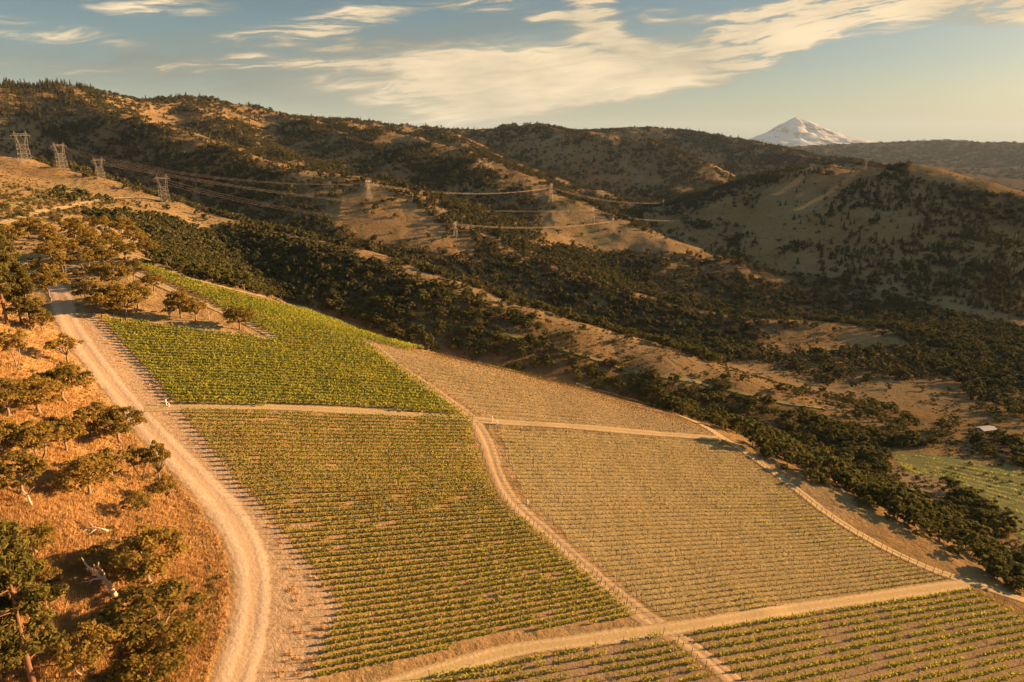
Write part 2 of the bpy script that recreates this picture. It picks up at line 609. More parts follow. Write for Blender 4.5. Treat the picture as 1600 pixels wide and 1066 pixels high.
def leaf_mat(name, c1, c2, trans=0.3, scale=0.35):
    m, n, out = new_mat(name)
    g = n.new('ShaderNodeNewGeometry')
    oi = n.new('ShaderNodeObjectInfo')
    nz = n.noise(g.outputs['Position'], scale, 3, 0.6)
    f = n.m('ADD', n.m('MULTIPLY', n.sm(nz, 0.3, 0.7), 0.55), n.m('MULTIPLY', oi.outputs['Random'], 0.45))
    c = n.mix(f, c1, c2)
    d = n.new('ShaderNodeBsdfDiffuse'); n.l.new(c, d.inputs['Color'])
    t = n.new('ShaderNodeBsdfTranslucent'); n.l.new(c, t.inputs['Color'])
    mx = n.new('ShaderNodeMixShader'); mx.inputs[0].default_value = trans
    n.l.new(d.outputs[0], mx.inputs[1]); n.l.new(t.outputs[0], mx.inputs[2])
    n.l.new(mx.outputs[0], out.inputs['Surface'])
    return m


M = {}
M['oak'] = leaf_mat('oak_leaves', (0.135, 0.112, 0.026), (0.370, 0.240, 0.052), 0.50)
M['oakmid'] = leaf_mat('wood_oak_leaves', (0.062, 0.072, 0.022), (0.165, 0.140, 0.040), 0.35)
M['oakfar'] = leaf_mat('far_oak_leaves', (0.062, 0.066, 0.024), (0.130, 0.112, 0.040), 0.25, 0.02)
M['pine'] = leaf_mat('pine_needles', (0.095, 0.090, 0.022), (0.200, 0.155, 0.040), 0.35)
M['conifer'] = leaf_mat('conifer_needles', (0.045, 0.050, 0.020), (0.095, 0.080, 0.030), 0.2, 0.05)
M['shrub'] = leaf_mat('shrub_leaves', (0.075, 0.072, 0.022), (0.150, 0.118, 0.036), 0.3)
M['vine'] = leaf_mat('vine_leaves', (0.225, 0.255, 0.034), (0.390, 0.370, 0.054), 0.55, 0.22)
M['vinelush'] = leaf_mat('lush_vine_leaves', (0.205, 0.245, 0.032), (0.380, 0.355, 0.050), 0.52, 0.12)
M['vinedry'] = leaf_mat('dry_vine_canes', (0.130, 0.072, 0.036), (0.200, 0.122, 0.050), 0.15, 0.3)
M['grass'] = leaf_mat('dry_grass_blades', (0.430, 0.260, 0.100), (0.620, 0.410, 0.180), 0.4, 0.12)
M['bark'] = plain('grey_bark', (0.200, 0.155, 0.115), 0.9, 0.35, 5)
M['pinebark'] = plain('red_pine_bark', (0.170, 0.090, 0.050), 0.9, 0.35, 5)
M['dead'] = plain('bleached_deadwood', (0.480, 0.385, 0.290), 0.8, 0.25, 4)
M['post'] = plain('weathered_post', (0.110, 0.075, 0.050), 0.8, 0.2, 4)
M['tube'] = plain('pale_grow_tube', (0.500, 0.400, 0.300), 0.6, 0.1, 2)
M['steel'] = plain('galvanised_steel', (0.330, 0.290, 0.250), 0.6, 0.1, 1, 0.3)
M['wire'] = plain('aluminium_conductor', (0.620, 0.470, 0.340), 0.5, 0.05, 1, 0.0)
M['insul'] = plain('insulator_glass', (0.350, 0.330, 0.300), 0.3, 0.1, 2)
M['white'] = plain('white_paint', (0.720, 0.690, 0.640), 0.6, 0.06, 3)
M['roofmetal'] = plain('weathered_roof_metal', (0.400, 0.385, 0.370), 0.45, 0.12, 1.5, 0.2)
M['shedwall'] = plain('shed_boards', (0.240, 0.185, 0.140), 0.8, 0.2, 1.5)

# ground: colour of the cover comes with the sheet, texture and relief from noise
gm, n, out = new_mat('hillside_ground')
at = n.new('ShaderNodeAttribute', attribute_name='cover')
geo = n.new('ShaderNodeNewGeometry')
pos = geo.outputs['Position']
n1 = n.noise(pos, 0.9, 6, 0.7)
n2 = n.noise(pos, 0.09, 5, 0.6, 0.6)
n3 = n.noise(pos, 0.012, 4, 0.6)
f1 = n.sm(n1, 0.30, 0.72)
c = n.mix(f1, n.mix(0.48, at.outputs['Color'], (0.10, 0.065, 0.035)), at.outputs['Color'])
c2 = n.mix(n.m('MULTIPLY', n.sm(n2, 0.42, 0.70), 0.45), c, (0.30, 0.185, 0.075))
c3 = n.mix(n.m('MULTIPLY', n.sm(n3, 0.45, 0.72), 0.25), c2, (0.40, 0.30, 0.16))
n4 = n.noise(pos, 0.22, 6, 0.72, 0.4)
n5 = n.noise(pos, 0.045, 5, 0.65, 0.8)
c3 = n.mix(n.m('MULTIPLY', n.sm(n4, 0.53, 0.66), 0.50), c3, (0.150, 0.110, 0.055))
c3 = n.mix(n.m('MULTIPLY', n.sm(n5, 0.50, 0.68), 0.40), c3, (0.215, 0.160, 0.075))
c4 = n.mix(at.outputs['Alpha'], c3, c)
bmp = n.new('ShaderNodeBump'); bmp.inputs['Strength'].default_value = 0.9; bmp.inputs['Distance'].default_value = 0.5
n.l.new(n.m('ADD', n.noise(pos, 1.6, 5, 0.7), n.m('MULTIPLY', n2, 1.2)), bmp.inputs['Height'])
b = n.new('ShaderNodeBsdfDiffuse')
b.inputs['Roughness'].default_value = 0.6
bm2 = n.new('ShaderNodeBump'); bm2.inputs['Distance'].default_value = 2.6
n.l.new(n.m('MULTIPLY', n.m('SUBTRACT', 1.0, at.outputs['Alpha'], clamp=True), 0.75), bm2.inputs['Strength'])
n.l.new(n.m('ADD', n4, n.m('MULTIPLY', n5, 2.0)), bm2.inputs['Height'])
n.l.new(bmp.outputs[0], bm2.inputs['Normal'])
n.l.new(c4, b.inputs['Color']); n.l.new(bm2.outputs[0], b.inputs['Normal'])
n.l.new(b.outputs[0], out.inputs['Surface'])
M['ground'] = gm


def road_mat(name, c, crown, rutw=0.16, edge=0.75):
    m, n, out = new_mat(name)
    at = n.new('ShaderNodeAttribute', attribute_name='across')
    s = at.outputs['Fac']                        # -1 .. 1 across the lane
    geo = n.new('ShaderNodeNewGeometry')
    pos = geo.outputs['Position']
    a = n.m('ABSOLUTE', s)
    w = n.m('MULTIPLY', n.m('SUBTRACT', n.noise(pos, 0.35, 4, 0.6), 0.5), 0.35)
    aw = n.m('ADD', a, w)
    rut = n.m('SUBTRACT', 1.0, n.sm(n.m('ABSOLUTE', n.m('SUBTRACT', aw, 0.42)), 0.04, rutw + 0.12))
    nz = n.noise(pos, 1.3, 5, 0.65)
    cc = n.mix(n.sm(nz, 0.3, 0.75), tuple(k * 0.80 for k in c), tuple(k * 1.12 for k in c))
    col = n.mix(n.m('MULTIPLY', rut, 0.7), crown, cc)
    bm_ = n.new('ShaderNodeBump'); bm_.inputs['Strength'].default_value = 0.7; bm_.inputs['Distance'].default_value = 0.35
    n.l.new(n.m('SUBTRACT', n.m('MULTIPLY', nz, 0.6), n.m('MULTIPLY', rut, 0.3)), bm_.inputs['Height'])
    d = n.new('ShaderNodeBsdfDiffuse'); n.l.new(col, d.inputs['Color']); n.l.new(bm_.outputs[0], d.inputs['Normal'])
    tr = n.new('ShaderNodeBsdfTransparent')
    e = n.m('ADD', a, n.m('MULTIPLY', n.m('SUBTRACT', n.noise(pos, 0.7, 5, 0.7), 0.5), 0.7))
    mx = n.new('ShaderNodeMixShader')
    n.l.new(n.sm(e, edge - 0.12, edge + 0.2), mx.inputs[0])
    n.l.new(d.outputs[0], mx.inputs[1]); n.l.new(tr.outputs[0], mx.inputs[2])
    n.l.new(mx.outputs[0], out.inputs['Surface'])
    return m


M['road'] = road_mat('pale_dirt_road', (0.47, 0.365, 0.265), (0.40, 0.285, 0.18), 0.2)
M['lane'] = road_mat('dirt_lane', (0.42, 0.305, 0.195), (0.31, 0.235, 0.115), 0.14)
M['track'] = road_mat('worn_track', (0.29, 0.20, 0.13), (0.36, 0.26, 0.14), 0.3)
M['gtrack'] = road_mat('grassy_track', (0.25, 0.21, 0.10), (0.21, 0.19, 0.08), 0.3)

# ------------------------------------------------------------------ field outlines (photo pixels)
G1 = [(286, 644), (735, 653), (742, 687), (757, 730), (775, 772), (805, 802), (850, 840), (900, 885), (937, 912), (975, 945), (994, 968),
      (800, 990), (640, 1030), (492, 1070), (497, 1032), (512, 995), (530, 945), (502, 905), (460, 855), (430, 812), (395, 778), (367, 748), (337, 713), (305, 672)]
G2 = [(156, 498), (215, 562), (275, 632), (500, 636), (722, 648), (690, 622), (620, 572), (562, 530), (500, 492), (390, 466), (300, 440), (230, 416), (213, 420),
      (300, 458), (440, 532), (330, 522), (240, 508)]
G3 = [(500, 489), (545, 513), (600, 532), (660, 546), (640, 548), (570, 533), (520, 508)]
D1 = [(566, 532), (640, 548), (700, 556), (850, 590), (960, 622), (1060, 652), (1118, 678), (1000, 672), (780, 657), (752, 650), (690, 606), (620, 562)]
D2 = [(778, 668), (1000, 681), (1120, 691), (1180, 726), (1250, 780), (1320, 830), (1400, 874), (1490, 908), (1400, 920), (1200, 950), (1050, 968), (1015, 948),
      (965, 906), (885, 838), (825, 778), (803, 740), (785, 690)]
B1 = [(655, 1066), (800, 1028), (1025, 990), (1050, 1000), (1080, 1030), (1125, 1068), (900, 1100), (640, 1090)]
B2 = [(1078, 987), (1130, 977), (1300, 952), (1515, 920), (1560, 945), (1640, 985), (1640, 1100), (1400, 1100), (1165, 1070), (1110, 1015)]
RV = [(1392, 706), (1470, 710), (1600, 737), (1640, 750), (1640, 880), (1570, 825), (1480, 750), (1410, 735)]
VERGE = [(100, 468), (112, 488), (156, 497), (215, 562), (275, 632), (337, 713), (395, 778), (460, 855), (505, 908), (532, 945), (512, 995), (492, 1070), (360, 1075),
         (395, 930), (388, 860), (340, 780), (250, 690), (170, 600), (100, 500)]


def wpoly(pp, step=12):
    """pixel outline -> ground outline"""
    q = []
    for i in range(len(pp)):
        a = np.array(pp[i], float); b = np.array(pp[(i + 1) % len(pp)], float)
        k = max(1, int(np.hypot(*(b - a)) / step))
        for t in range(k):
            q.append(a + (b - a) * t / k)
    q = np.array(q)
    return hit(q[:, 0], q[:, 1])[:, :2]


WP = {k: wpoly(v) for k, v in dict(G1=G1, G2=G2, G3=G3, D1=D1, D2=D2, B1=B1, B2=B2, RV=RV, VERGE=VERGE).items()}

# ------------------------------------------------------------------ where trees grow (photo-pixel regions, density)
DENS = [
    ([(0, 120), (1420, 120), (1420, 420), (1150, 400), (740, 390), (400, 350), (200, 300), (0, 235)], 0.62, 'mix'),
    ([(0, 125), (130, 130), (128, 165), (100, 215), (60, 230), (0, 180)], 0.85, 'con'),
    ([(0, 185), (50, 195), (100, 232), (60, 245), (0, 240)], 0.18, 'mix'),
    ([(100, 150), (150, 150), (200, 200), (260, 235), (300, 300), (200, 290), (110, 240), (95, 200)], 0.95, 'mix'),
    ([(160, 148), (330, 165), (380, 200), (300, 215), (215, 190), (175, 165)], 0.34, 'mix'),
    # gully between first and second spur
    ([(200, 290), (300, 300), (400, 290), (520, 330), (560, 372), (700, 395), (800, 408), (910, 442), (1060, 482), (1180, 508), (1310, 520), (1250, 560), (1110, 568), (1000, 545), (880, 503), (720, 445), (560, 402), (400, 358), (260, 318)], 0.9, 'oak'),
    # bare face of the second spur
    ([(505, 320), (560, 298), (600, 296), (640, 312), (700, 362), (748, 386), (700, 392), (600, 380), (520, 352)], 0.03, 'oak'),
    ([(400, 240), (520, 272), (600, 294), (580, 300), (480, 285), (400, 262)], 0.30, 'mix'),
    # crest of the second spur to the right
    # bare spur with green flush
    ([(828, 290), (860, 304), (925, 334), (1025, 374), (1112, 403), (1000, 398), (920, 388), (860, 384), (850, 350)], 0.02, 'oak'),
    ([(690, 318), (760, 300), (830, 296), (848, 345), (838, 385), (760, 388), (720, 360)], 0.85, 'oak'),
    ([(1003, 330), (1060, 345), (1140, 381), (1158, 397), (1080, 388), (1010, 365)], 0.05, 'oak'),
    ([(1100, 322), (1140, 306), (1190, 340), (1180, 352), (1110, 348)], 0.12, 'oak'),
    # right hand hill
    ([(1190, 300), (1240, 268), (1340, 283), (1380, 280), (1300, 330), (1200, 410), (1150, 430), (1160, 370)], 0.035, 'con'),
    ([(1250, 262), (1320, 255), (1410, 270), (1330, 281)], 0.02, 'oak'),
    ([(1330, 285), (1415, 272), (1480, 300), (1600, 390), (1600, 480), (1420, 470), (1200, 420), (1280, 340)], 0.27, 'con'),
    ([(1430, 280), (1480, 290), (1620, 312), (1620, 380), (1540, 345), (1480, 320)], 0.85, 'oak'),
    ([(1480, 360), (1620, 380), (1620, 500), (1500, 480), (1430, 430)], 0.42, 'con'),
    # valley wood at the foot of that hill
    ([(1110, 400), (1160, 400), (1200, 420), (1330, 440), (1450, 480), (1620, 520), (1620, 570), (1440, 540), (1300, 505), (1180, 490), (1100, 470), (1000, 420), (880, 395), (830, 385), (880, 388)], 0.95, 'oak'),
    ([(1150, 415), (1240, 440), (1225, 446), (1160, 432)], 0.05, 'oak'),
    # golden valley fields
    ([(1190, 515), (1320, 515), (1420, 540), (1620, 575), (1620, 640), (1440, 640), (1300, 625), (1250, 585), (1170, 560)], 0.15, 'oak'),
    ([(1390, 545), (1620, 560), (1620, 600), (1500, 590), (1400, 575)], 0.40, 'oak'),
    ([(1500, 600), (1620, 600), (1620, 660), (1520, 650)], 0.65, 'oak'),
    ([(735, 384), (830, 384), (1000, 416), (1110, 466), (1190, 494), (1310, 515), (1180, 512), (1060, 486), (910, 446), (800, 412), (745, 398)], 0.9, 'oak'),
    # near face of the first spur
    ([(130, 335), (230, 322), (330, 338), (420, 364), (560, 394), (700, 438), (860, 494), (1000, 538), (1120, 576), (1210, 612), (1330, 660), (1440, 690), (1330, 720), (1200, 700), (1160, 684), (1080, 655), (900, 598), (660, 545), (560, 508), (480, 480), (380, 455), (290, 430), (235, 408), (240, 370), (170, 355)], 0.92, 'oak'),
    ([(90, 290), (230, 318), (330, 345), (250, 340), (130, 335), (60, 320)], 0.06, 'oak'),
    ([(840, 490), (960, 522), (1100, 566), (1200, 604), (1225, 622), (1120, 600), (980, 568), (860, 522)], 0.20, 'oak'),
    ([(900, 535), (1050, 575), (1180, 612), (1160, 625), (1040, 596), (910, 560)], 0.34, 'oak'),
    ([(540, 425), (600, 440), (620, 470), (560, 455)], 0.4, 'oak'),
    ([(1180, 600), (1350, 625), (1440, 650), (1500, 660), (1480, 700), (1390, 700), (1300, 690), (1200, 640)], 0.62, 'oak'),
    ([(1250, 618), (1350, 640), (1330, 655), (1240, 640)], 0.12, 'oak'),
    ([(1500, 655), (1620, 660), (1620, 700), (1520, 695)], 0.03, 'oak'),
    ([(1515, 690), (1560, 680), (1620, 705), (1620, 735), (1530, 715)], 0.9, 'oak'),
    # belt below the dry vineyard
    ([(1172, 700), (1190, 680), (1240, 668), (1330, 690), (1385, 712), (1405, 770), (1480, 825), (1560, 878), (1640, 920), (1640, 945), (1590, 930), (1500, 893), (1420, 858), (1330, 808), (1250, 752)], 0.92, 'oak'),
    ([(1478, 768), (1530, 762), (1580, 815), (1575, 848), (1520, 835), (1470, 800)], 0.8, 'oak'),
    ([(1600, 640), (1620, 640), (1620, 650), (1600, 650)], 0.0, 'oak'),
]
dpoly = [(np.array(p, float), d, k) for p, d, k in DENS]



def open_crest(x, y):
    """0 on the grassy backs of the spurs, 1 where trees may stand"""
    k = np.ones(np.shape(x))
    near_ = np.hypot(x, y) < 2100
    for ri, lo, hi, f in ((0, -9, 16, 0.12), (1, -10, 12, 0.25), (3, -28, 18, 0.12), (4, -14, 14, 0.3)):
        d = polydist(x, y, RIDGES[ri][0][:, :2])
        d = d + 14 * fbm(x / 40, y / 40, 97 + ri, 2)
        lo_ = np.where((x < -290) & (ri == 0), -60, lo)
        k = np.where((d > lo_) & (d < hi) & near_, np.minimum(k, f), k)
    return k


# ------------------------------------------------------------------ ground sheet with cover colours
nA, nR = GX.shape
idx = np.arange(nA * nR).reshape(nA, nR)
fq = np.stack([idx[:-1, :-1], idx[1:, :-1], idx[1:, 1:], idx[:-1, 1:]], -1).reshape(-1, 4)
# one extra ring closes nothing: the seam at the back shares its azimuth
X = GX.ravel(); Y = GY.ravel(); Z = GZ.ravel()
rad = np.hypot(X, Y)
U, V = project(X, Y, Z)
colr = np.zeros((len(X), 4), np.float32)
dry = np.array([0.44, 0.27, 0.105]); pale = np.array([0.47, 0.33, 0.165]); red = np.array([0.56, 0.315, 0.125]); floor_ = np.array([0.27, 0.185, 0.095])
dirt = np.array([0.50, 0.355, 0.22])
nA1 = sstep(fbm(X / 90, Y / 90, 61, 4), -0.12, 0.14)[:, None]
nB1 = sstep(fbm(X / 30, Y / 30, 63, 4), -0.10, 0.16)[:, None]
base = dry * (1 - nA1) + pale * nA1
fl = (sstep(rad, 300, 480) * (1 - 0.5 * sstep(rad, 1500, 3000)))[:, None] * 0.35
base = base * (1 - fl) + floor_ * fl
# left slope: reddish dry grass
lf = (sstep(np.interp(Y, ROADX[:, 0], ROADX[:, 1]) - X, 2, 14) * sstep(Y, 330, 200))[:, None]
lc = red * (1 - nB1) + np.array([0.59, 0.39, 0.175]) * nB1
base = base * (1 - lf) + lc * lf
# greener flush on some spurs (photo: below the pylon on the bare spur, and beside the upper track)
for (u, v, a, b_, k) in [(885, 318, 22, 9, 0.75), (920, 357, 14, 8, 0.75), (945, 377, 24, 8, 0.7), (105, 292, 50, 12, 0.4), (160, 330, 70, 16, 0.35), (1120, 330, 30, 10, 0.3)]:
    g = np.exp(-(((U - u) / a) ** 2 + ((V - v) / b_) ** 2)) * k * (rad > 500)
    g = g[:, None]
    base = base * (1 - g) + np.array([0.20, 0.22, 0.075]) * g
alpha = np.zeros(len(X))


def lay(mask, c, soft=1.0, a=0.6):
    global base
    m = (mask * soft)[:, None]
    base = base * (1 - m) + np.array(c) * m
    alpha[:] = np.maximum(alpha, mask * a)


near = rad < 420
mk = np.zeros(len(X))
for key, c, sft in [('VERGE', dirt, 0.97), ('G1', (0.46, 0.295, 0.135), 0.85), ('G2', (0.32, 0.25, 0.11), 0.8), ('G3', (0.33, 0.24, 0.12), 0.7), ('D1', (0.50, 0.37, 0.18), 0.9),
                    ('D2', (0.50, 0.385, 0.165), 0.92), ('B1', (0.37, 0.26, 0.15), 0.8), ('B2', (0.38, 0.27, 0.14), 0.8), ('RV', (0.31, 0.32, 0.12), 0.95)]:
    mk[:] = 0
    jx = 2.5 * fbm(X[near] / 7, Y[near] / 7, 91, 2); jy = 2.5 * fbm(X[near] / 7, Y[near] / 7, 93, 2)
    mk[near] = inpoly(X[near] + jx, Y[near] + jy, WP[key])
    lay(mk, c, sft, 0.95 if key == 'VERGE' else 0.7)
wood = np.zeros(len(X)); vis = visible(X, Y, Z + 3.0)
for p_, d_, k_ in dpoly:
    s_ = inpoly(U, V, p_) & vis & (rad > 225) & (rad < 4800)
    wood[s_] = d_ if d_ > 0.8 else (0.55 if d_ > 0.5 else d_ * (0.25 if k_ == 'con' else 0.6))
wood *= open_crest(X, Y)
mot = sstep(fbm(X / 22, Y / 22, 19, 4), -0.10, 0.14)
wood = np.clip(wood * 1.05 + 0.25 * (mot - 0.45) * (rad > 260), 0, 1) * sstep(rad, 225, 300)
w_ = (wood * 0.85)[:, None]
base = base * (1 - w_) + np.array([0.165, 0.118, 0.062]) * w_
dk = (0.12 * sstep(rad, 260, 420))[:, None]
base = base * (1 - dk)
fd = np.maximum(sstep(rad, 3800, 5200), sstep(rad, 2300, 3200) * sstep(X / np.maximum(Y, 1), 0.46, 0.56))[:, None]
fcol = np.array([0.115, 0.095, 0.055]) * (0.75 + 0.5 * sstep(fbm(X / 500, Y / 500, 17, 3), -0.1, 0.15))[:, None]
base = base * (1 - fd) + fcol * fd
colr[:, :3] = base
colr[:, 3] = alpha
terrain = mesh_obj('hillside_terrain', np.stack([X, Y, Z], 1), fq[:, ::-1], M['ground'], smooth=True)
ca = terrain.data.attributes.new('cover', 'FLOAT_COLOR', 'POINT')
ca.data.foreach_set('color', colr.ravel())
tag(terrain, kind='structure')


# ------------------------------------------------------------------ roads and tracks
def catmull(pts, step=5.0):
    pts = np.array(pts, float)
    q = np.vstack([2 * pts[0] - pts[1], pts, 2 * pts[-1] - pts[-2]])
    out = []
    for i in range(1, len(q) - 2):
        p0, p1, p2, p3 = q[i - 1:i + 3]
        k = max(2, int(np.hypot(*(p2 - p1)[:2]) / step))
        for t in np.arange(k) / k:
            out.append(0.5 * (2 * p1 + (p2 - p0) * t + (2 * p0 - 5 * p1 + 4 * p2 - p3) * t * t + (3 * p1 - p0 - 3 * p2 + p3) * t ** 3))
    out.append(q[-2])
    return np.array(out)


def drape_path(name, px, width, mat, lift=0.06, nx=9, step_m=1.2, widths=None):
    q = catmull(px, 6.0)
    w3 = hit(q[:, 0], q[:, 1])[:, :2]
    # smooth and resample on the ground
    for _ in range(6):
        w3[1:-1] = 0.25 * w3[:-2] + 0.5 * w3[1:-1] + 0.25 * w3[2:]
    s = np.concatenate([[0], np.cumsum(np.hypot(*np.diff(w3, axis=0).T))])
    k = max(8, int(s[-1] / step_m))
    k = min(k, 700)
    t = np.linspace(0, s[-1], k)
    xs = np.interp(t, s, w3[:, 0]); ys = np.interp(t, s, w3[:, 1])
    dx = np.gradient(xs); dy = np.gradient(ys); L = np.hypot(dx, dy) + 1e-9
    nxv, nyv = dy / L, -dx / L
    hw = width / 2 * (1 + 0.18 * fbm(t / 18, t * 0, sum(map(ord, name)) % 97, 2) * 2)
    if widths is not None:
        hw = hw * np.interp(np.linspace(0, 1, k), np.linspace(0, 1, len(widths)), widths)
    ac = np.linspace(-1, 1, nx)
    X = xs[:, None] + nxv[:, None] * hw[:, None] * ac
    Y = ys[:, None] + nyv[:, None] * hw[:, None] * ac
    r = np.hypot(X, Y)
    Z = ground_z(X, Y) + lift + 0.0009 * np.maximum(r - 150, 0)
    i = np.arange(k * nx).reshape(k, nx)
    f = np.stack([i[:-1, :-1], i[:-1, 1:], i[1:, 1:], i[1:, :-1]], -1).reshape(-1, 4)
    o = mesh_obj(name, np.stack([X, Y, Z], -1).reshape(-1, 3), f[:, ::-1], mat, smooth=True)
    at = o.data.attributes.new('across', 'FLOAT', 'POINT')
    at.data.foreach_set('value', np.tile(ac, k).astype(np.float32))
    tag(o, kind='structure')
    return np.stack([xs, ys], 1)


ROAD = drape_path('dirt_road', [(360, 1090), (382, 1020), (396, 950), (397, 900), (386, 855), (358, 803), (318, 757), (265, 703), (210, 643), (166, 588), (130, 541), (107, 503), (98, 480), (99, 466), (88, 452),
                   (66, 432), (46, 408)], 8.5, M['road'])
drape_path('vineyard_lane', [(225, 640), (290, 637), (400, 636), (560, 643), (740, 656), (800, 661), (900, 667), (1000, 676), (1125, 686)], 4.6, M['lane'], 0.09)
drape_path('vineyard_lane', [(560, 1085), (700, 1044), (800, 1017), (900, 1003), (1040, 984), (1200, 958), (1350, 936), (1480, 917), (1530, 912)], 4.3, M['lane'], 0.10)
drape_path('vineyard_track', [(556, 522), (580, 538), (620, 572), (690, 620), (735, 652), (760, 692), (775, 740), (800, 785), (850, 830), (920, 893), (985, 948), (1030, 980), (1090, 1018), (1170, 1085)], 5.4, M['track'], 0.07)
drape_path('field_edge_track', [(900, 601), (1000, 629), (1080, 657), (1130, 685), (1180, 718), (1240, 762), (1300, 808), (1370, 850), (1450, 888), (1520, 912), (1590, 935), (1680, 965)], 3.8, M['lane'], 0.08)
drape_path('field_edge_track', [(112, 492), (160, 494), (240, 506), (330, 518), (430, 531), (390, 508), (330, 480), (270, 455), (220, 432), (195, 420)], 4.0, M['lane'], 0.08)
drape_path('field_edge_track', [(200, 408), (290, 434), (390, 460), (480, 482), (540, 506), (600, 528), (660, 545)], 4.2, M['lane'], 0.12)
drape_path('grassy_track', [(520, 458), (590, 485), (660, 500), (800, 526), (900, 553), (1000, 583), (1100, 600), (1200, 626), (1290, 640)], 4.0, M['gtrack'], 0.25)
drape_path('hillside_track', [(0, 352), (50, 336), (110, 324), (160, 314), (215, 309), (260, 316)], 6.5, M['lane'], 0.5)
drape_path('hillside_track', [(0, 330), (40, 318), (75, 308), (110, 310)], 6.0, M['gtrack'], 0.5)
# ------------------------------------------------------------------ foliage builders
def quads(c, nrm, size, asp, g):
    """leaf-sized quads at centres c facing nrm"""
    n_ = len(c)
    t = np.cross(nrm, g.normal(size=(n_, 3)))
    t /= np.linalg.norm(t, axis=1)[:, None] + 1e-9
    b_ = np.cross(nrm, t)
    b_ /= np.linalg.norm(b_, axis=1)[:, None] + 1e-9
    s = np.asarray(size).reshape(-1, 1) * np.ones((n_, 1)) * 0.5
    v = np.stack([c - t * s - b_ * s * asp, c + t * s - b_ * s * asp * 0.7, c + t * s * 0.9 + b_ * s * asp, c - t * s * 0.8 + b_ * s * asp], 1)
    f = np.arange(4 * n_).reshape(n_, 4)
    return v.reshape(-1, 3), f


def unit(v):
    return v / (np.linalg.norm(v, axis=-1, keepdims=True) + 1e-9)


def oak_parts(seed, W=8.0, H=7.5, clumps=56, per=60, leaf=0.42, stems=1, flat=0.5, low=0.30, hole=0.0):
    g = np.random.default_rng(seed)
    rd = random.Random(seed)
    cc = []
    lob = [(rd.uniform(0, 6.28), rd.uniform(0.72, 1.15)) for _ in range(7)]
    while len(cc) < clumps:
        a = rd.uniform(0, 2 * math.pi)
        rr = math.sqrt(rd.random())
        lobe = 0.80 + 0.20 * max(math.cos(a - la) * lr for la, lr in lob) + 0.10 * math.sin(3 * a + seed)
        x = math.cos(a) * rr * W / 2 * lobe * 0.88
        y = math.sin(a) * rr * W / 2 * lobe * 0.88
        topz = H * (0.93 - flat * 0.62 * rr ** 2.2) + rd.uniform(-0.5, 0.3)
        botz = H * (low + 0.10 * rr)
        k = rd.random() ** 0.55
        z = botz + (topz - botz) * k - 0.5
        if hole and math.sin(x * 1.3 + seed) * math.cos(y * 1.1 - seed) > 1 - hole:
            continue
        cc.append((x, y, z, rd.uniform(0.55, 1.05) * W / 8))
    cc = np.array(cc)
    V_, F_ = [], []
    pos, nr = [], []
    for x, y, z, r in cc:
        k = max(4, int(per * rd.uniform(0.6, 1.3)))
        d = unit(g.normal(size=(k, 3)))
        d[:, 2] = np.where(d[:, 2] < -0.3, -d[:, 2] * 0.6, d[:, 2])
        rad_ = r * (0.45 + 0.55 * g.random(k) ** 0.5)
        p = d * rad_[:, None] * np.array([1, 1, 0.68]) + np.array([x, y, z])
        pos.append(p); nr.append(unit(d * 0.9 + g.normal(size=(k, 3)) * 0.55 + np.array([0, 0, 0.35])))
    pos = np.concatenate(pos); nr = np.concatenate(nr)
    cv, cf = quads(pos, nr, leaf * (0.6 + 0.8 * g.random(len(pos))), 0.75, g)
    # trunk and limbs
    mb = MB()
    tr = 0.030 * W
    order = sorted(range(len(cc)), key=lambda i: -cc[i][2])
    for s in range(stems):
        a = 2 * math.pi * s / stems + rd.uniform(-0.4, 0.4)
        lean = 0.05 if stems == 1 else 0.55
        bx, by = (0.0, 0.0) if stems == 1 else (0.25 * math.cos(a), 0.25 * math.sin(a))
        fk = Vector((bx + math.cos(a) * lean * H * 0.30, by + math.sin(a) * lean * H * 0.30, H * (0.28 if stems == 1 else 0.40)))
        md = Vector((bx, by, -0.4)).lerp(fk, 0.55) + Vector((rd.uniform(-.15, .15), rd.uniform(-.15, .15), 0))
        t0 = tr if stems == 1 else tr * 0.55
        mb.tube([(bx, by, -0.7), (bx, by, 0.15), md, fk], [t0 * 1.5, t0 * 1.1, t0 * 0.9, t0 * 0.75], 7)
        pick = [i for i in range(len(cc)) if stems == 1 or math.cos(math.atan2(cc[i][1], cc[i][0]) - a) > 0.35]
        rd.shuffle(pick)
        for i in pick[: (11 if stems == 1 else 4)]:
            e = Vector(cc[i][:3])
            q = fk.lerp(e, 0.5) + Vector((rd.uniform(-.4, .4), rd.uniform(-.4, .4), rd.uniform(-0.1, .5)))
            q2 = fk.lerp(e, 0.8) + Vector((rd.uniform(-.3, .3), rd.uniform(-.3, .3), 0.15))
            mb.tube([fk - Vector((0, 0, 0.15)), q, q2, e], [t0 * 0.55, t0 * 0.36, t0 * 0.22, t0 * 0.1], 5)
    return mb, cv, cf


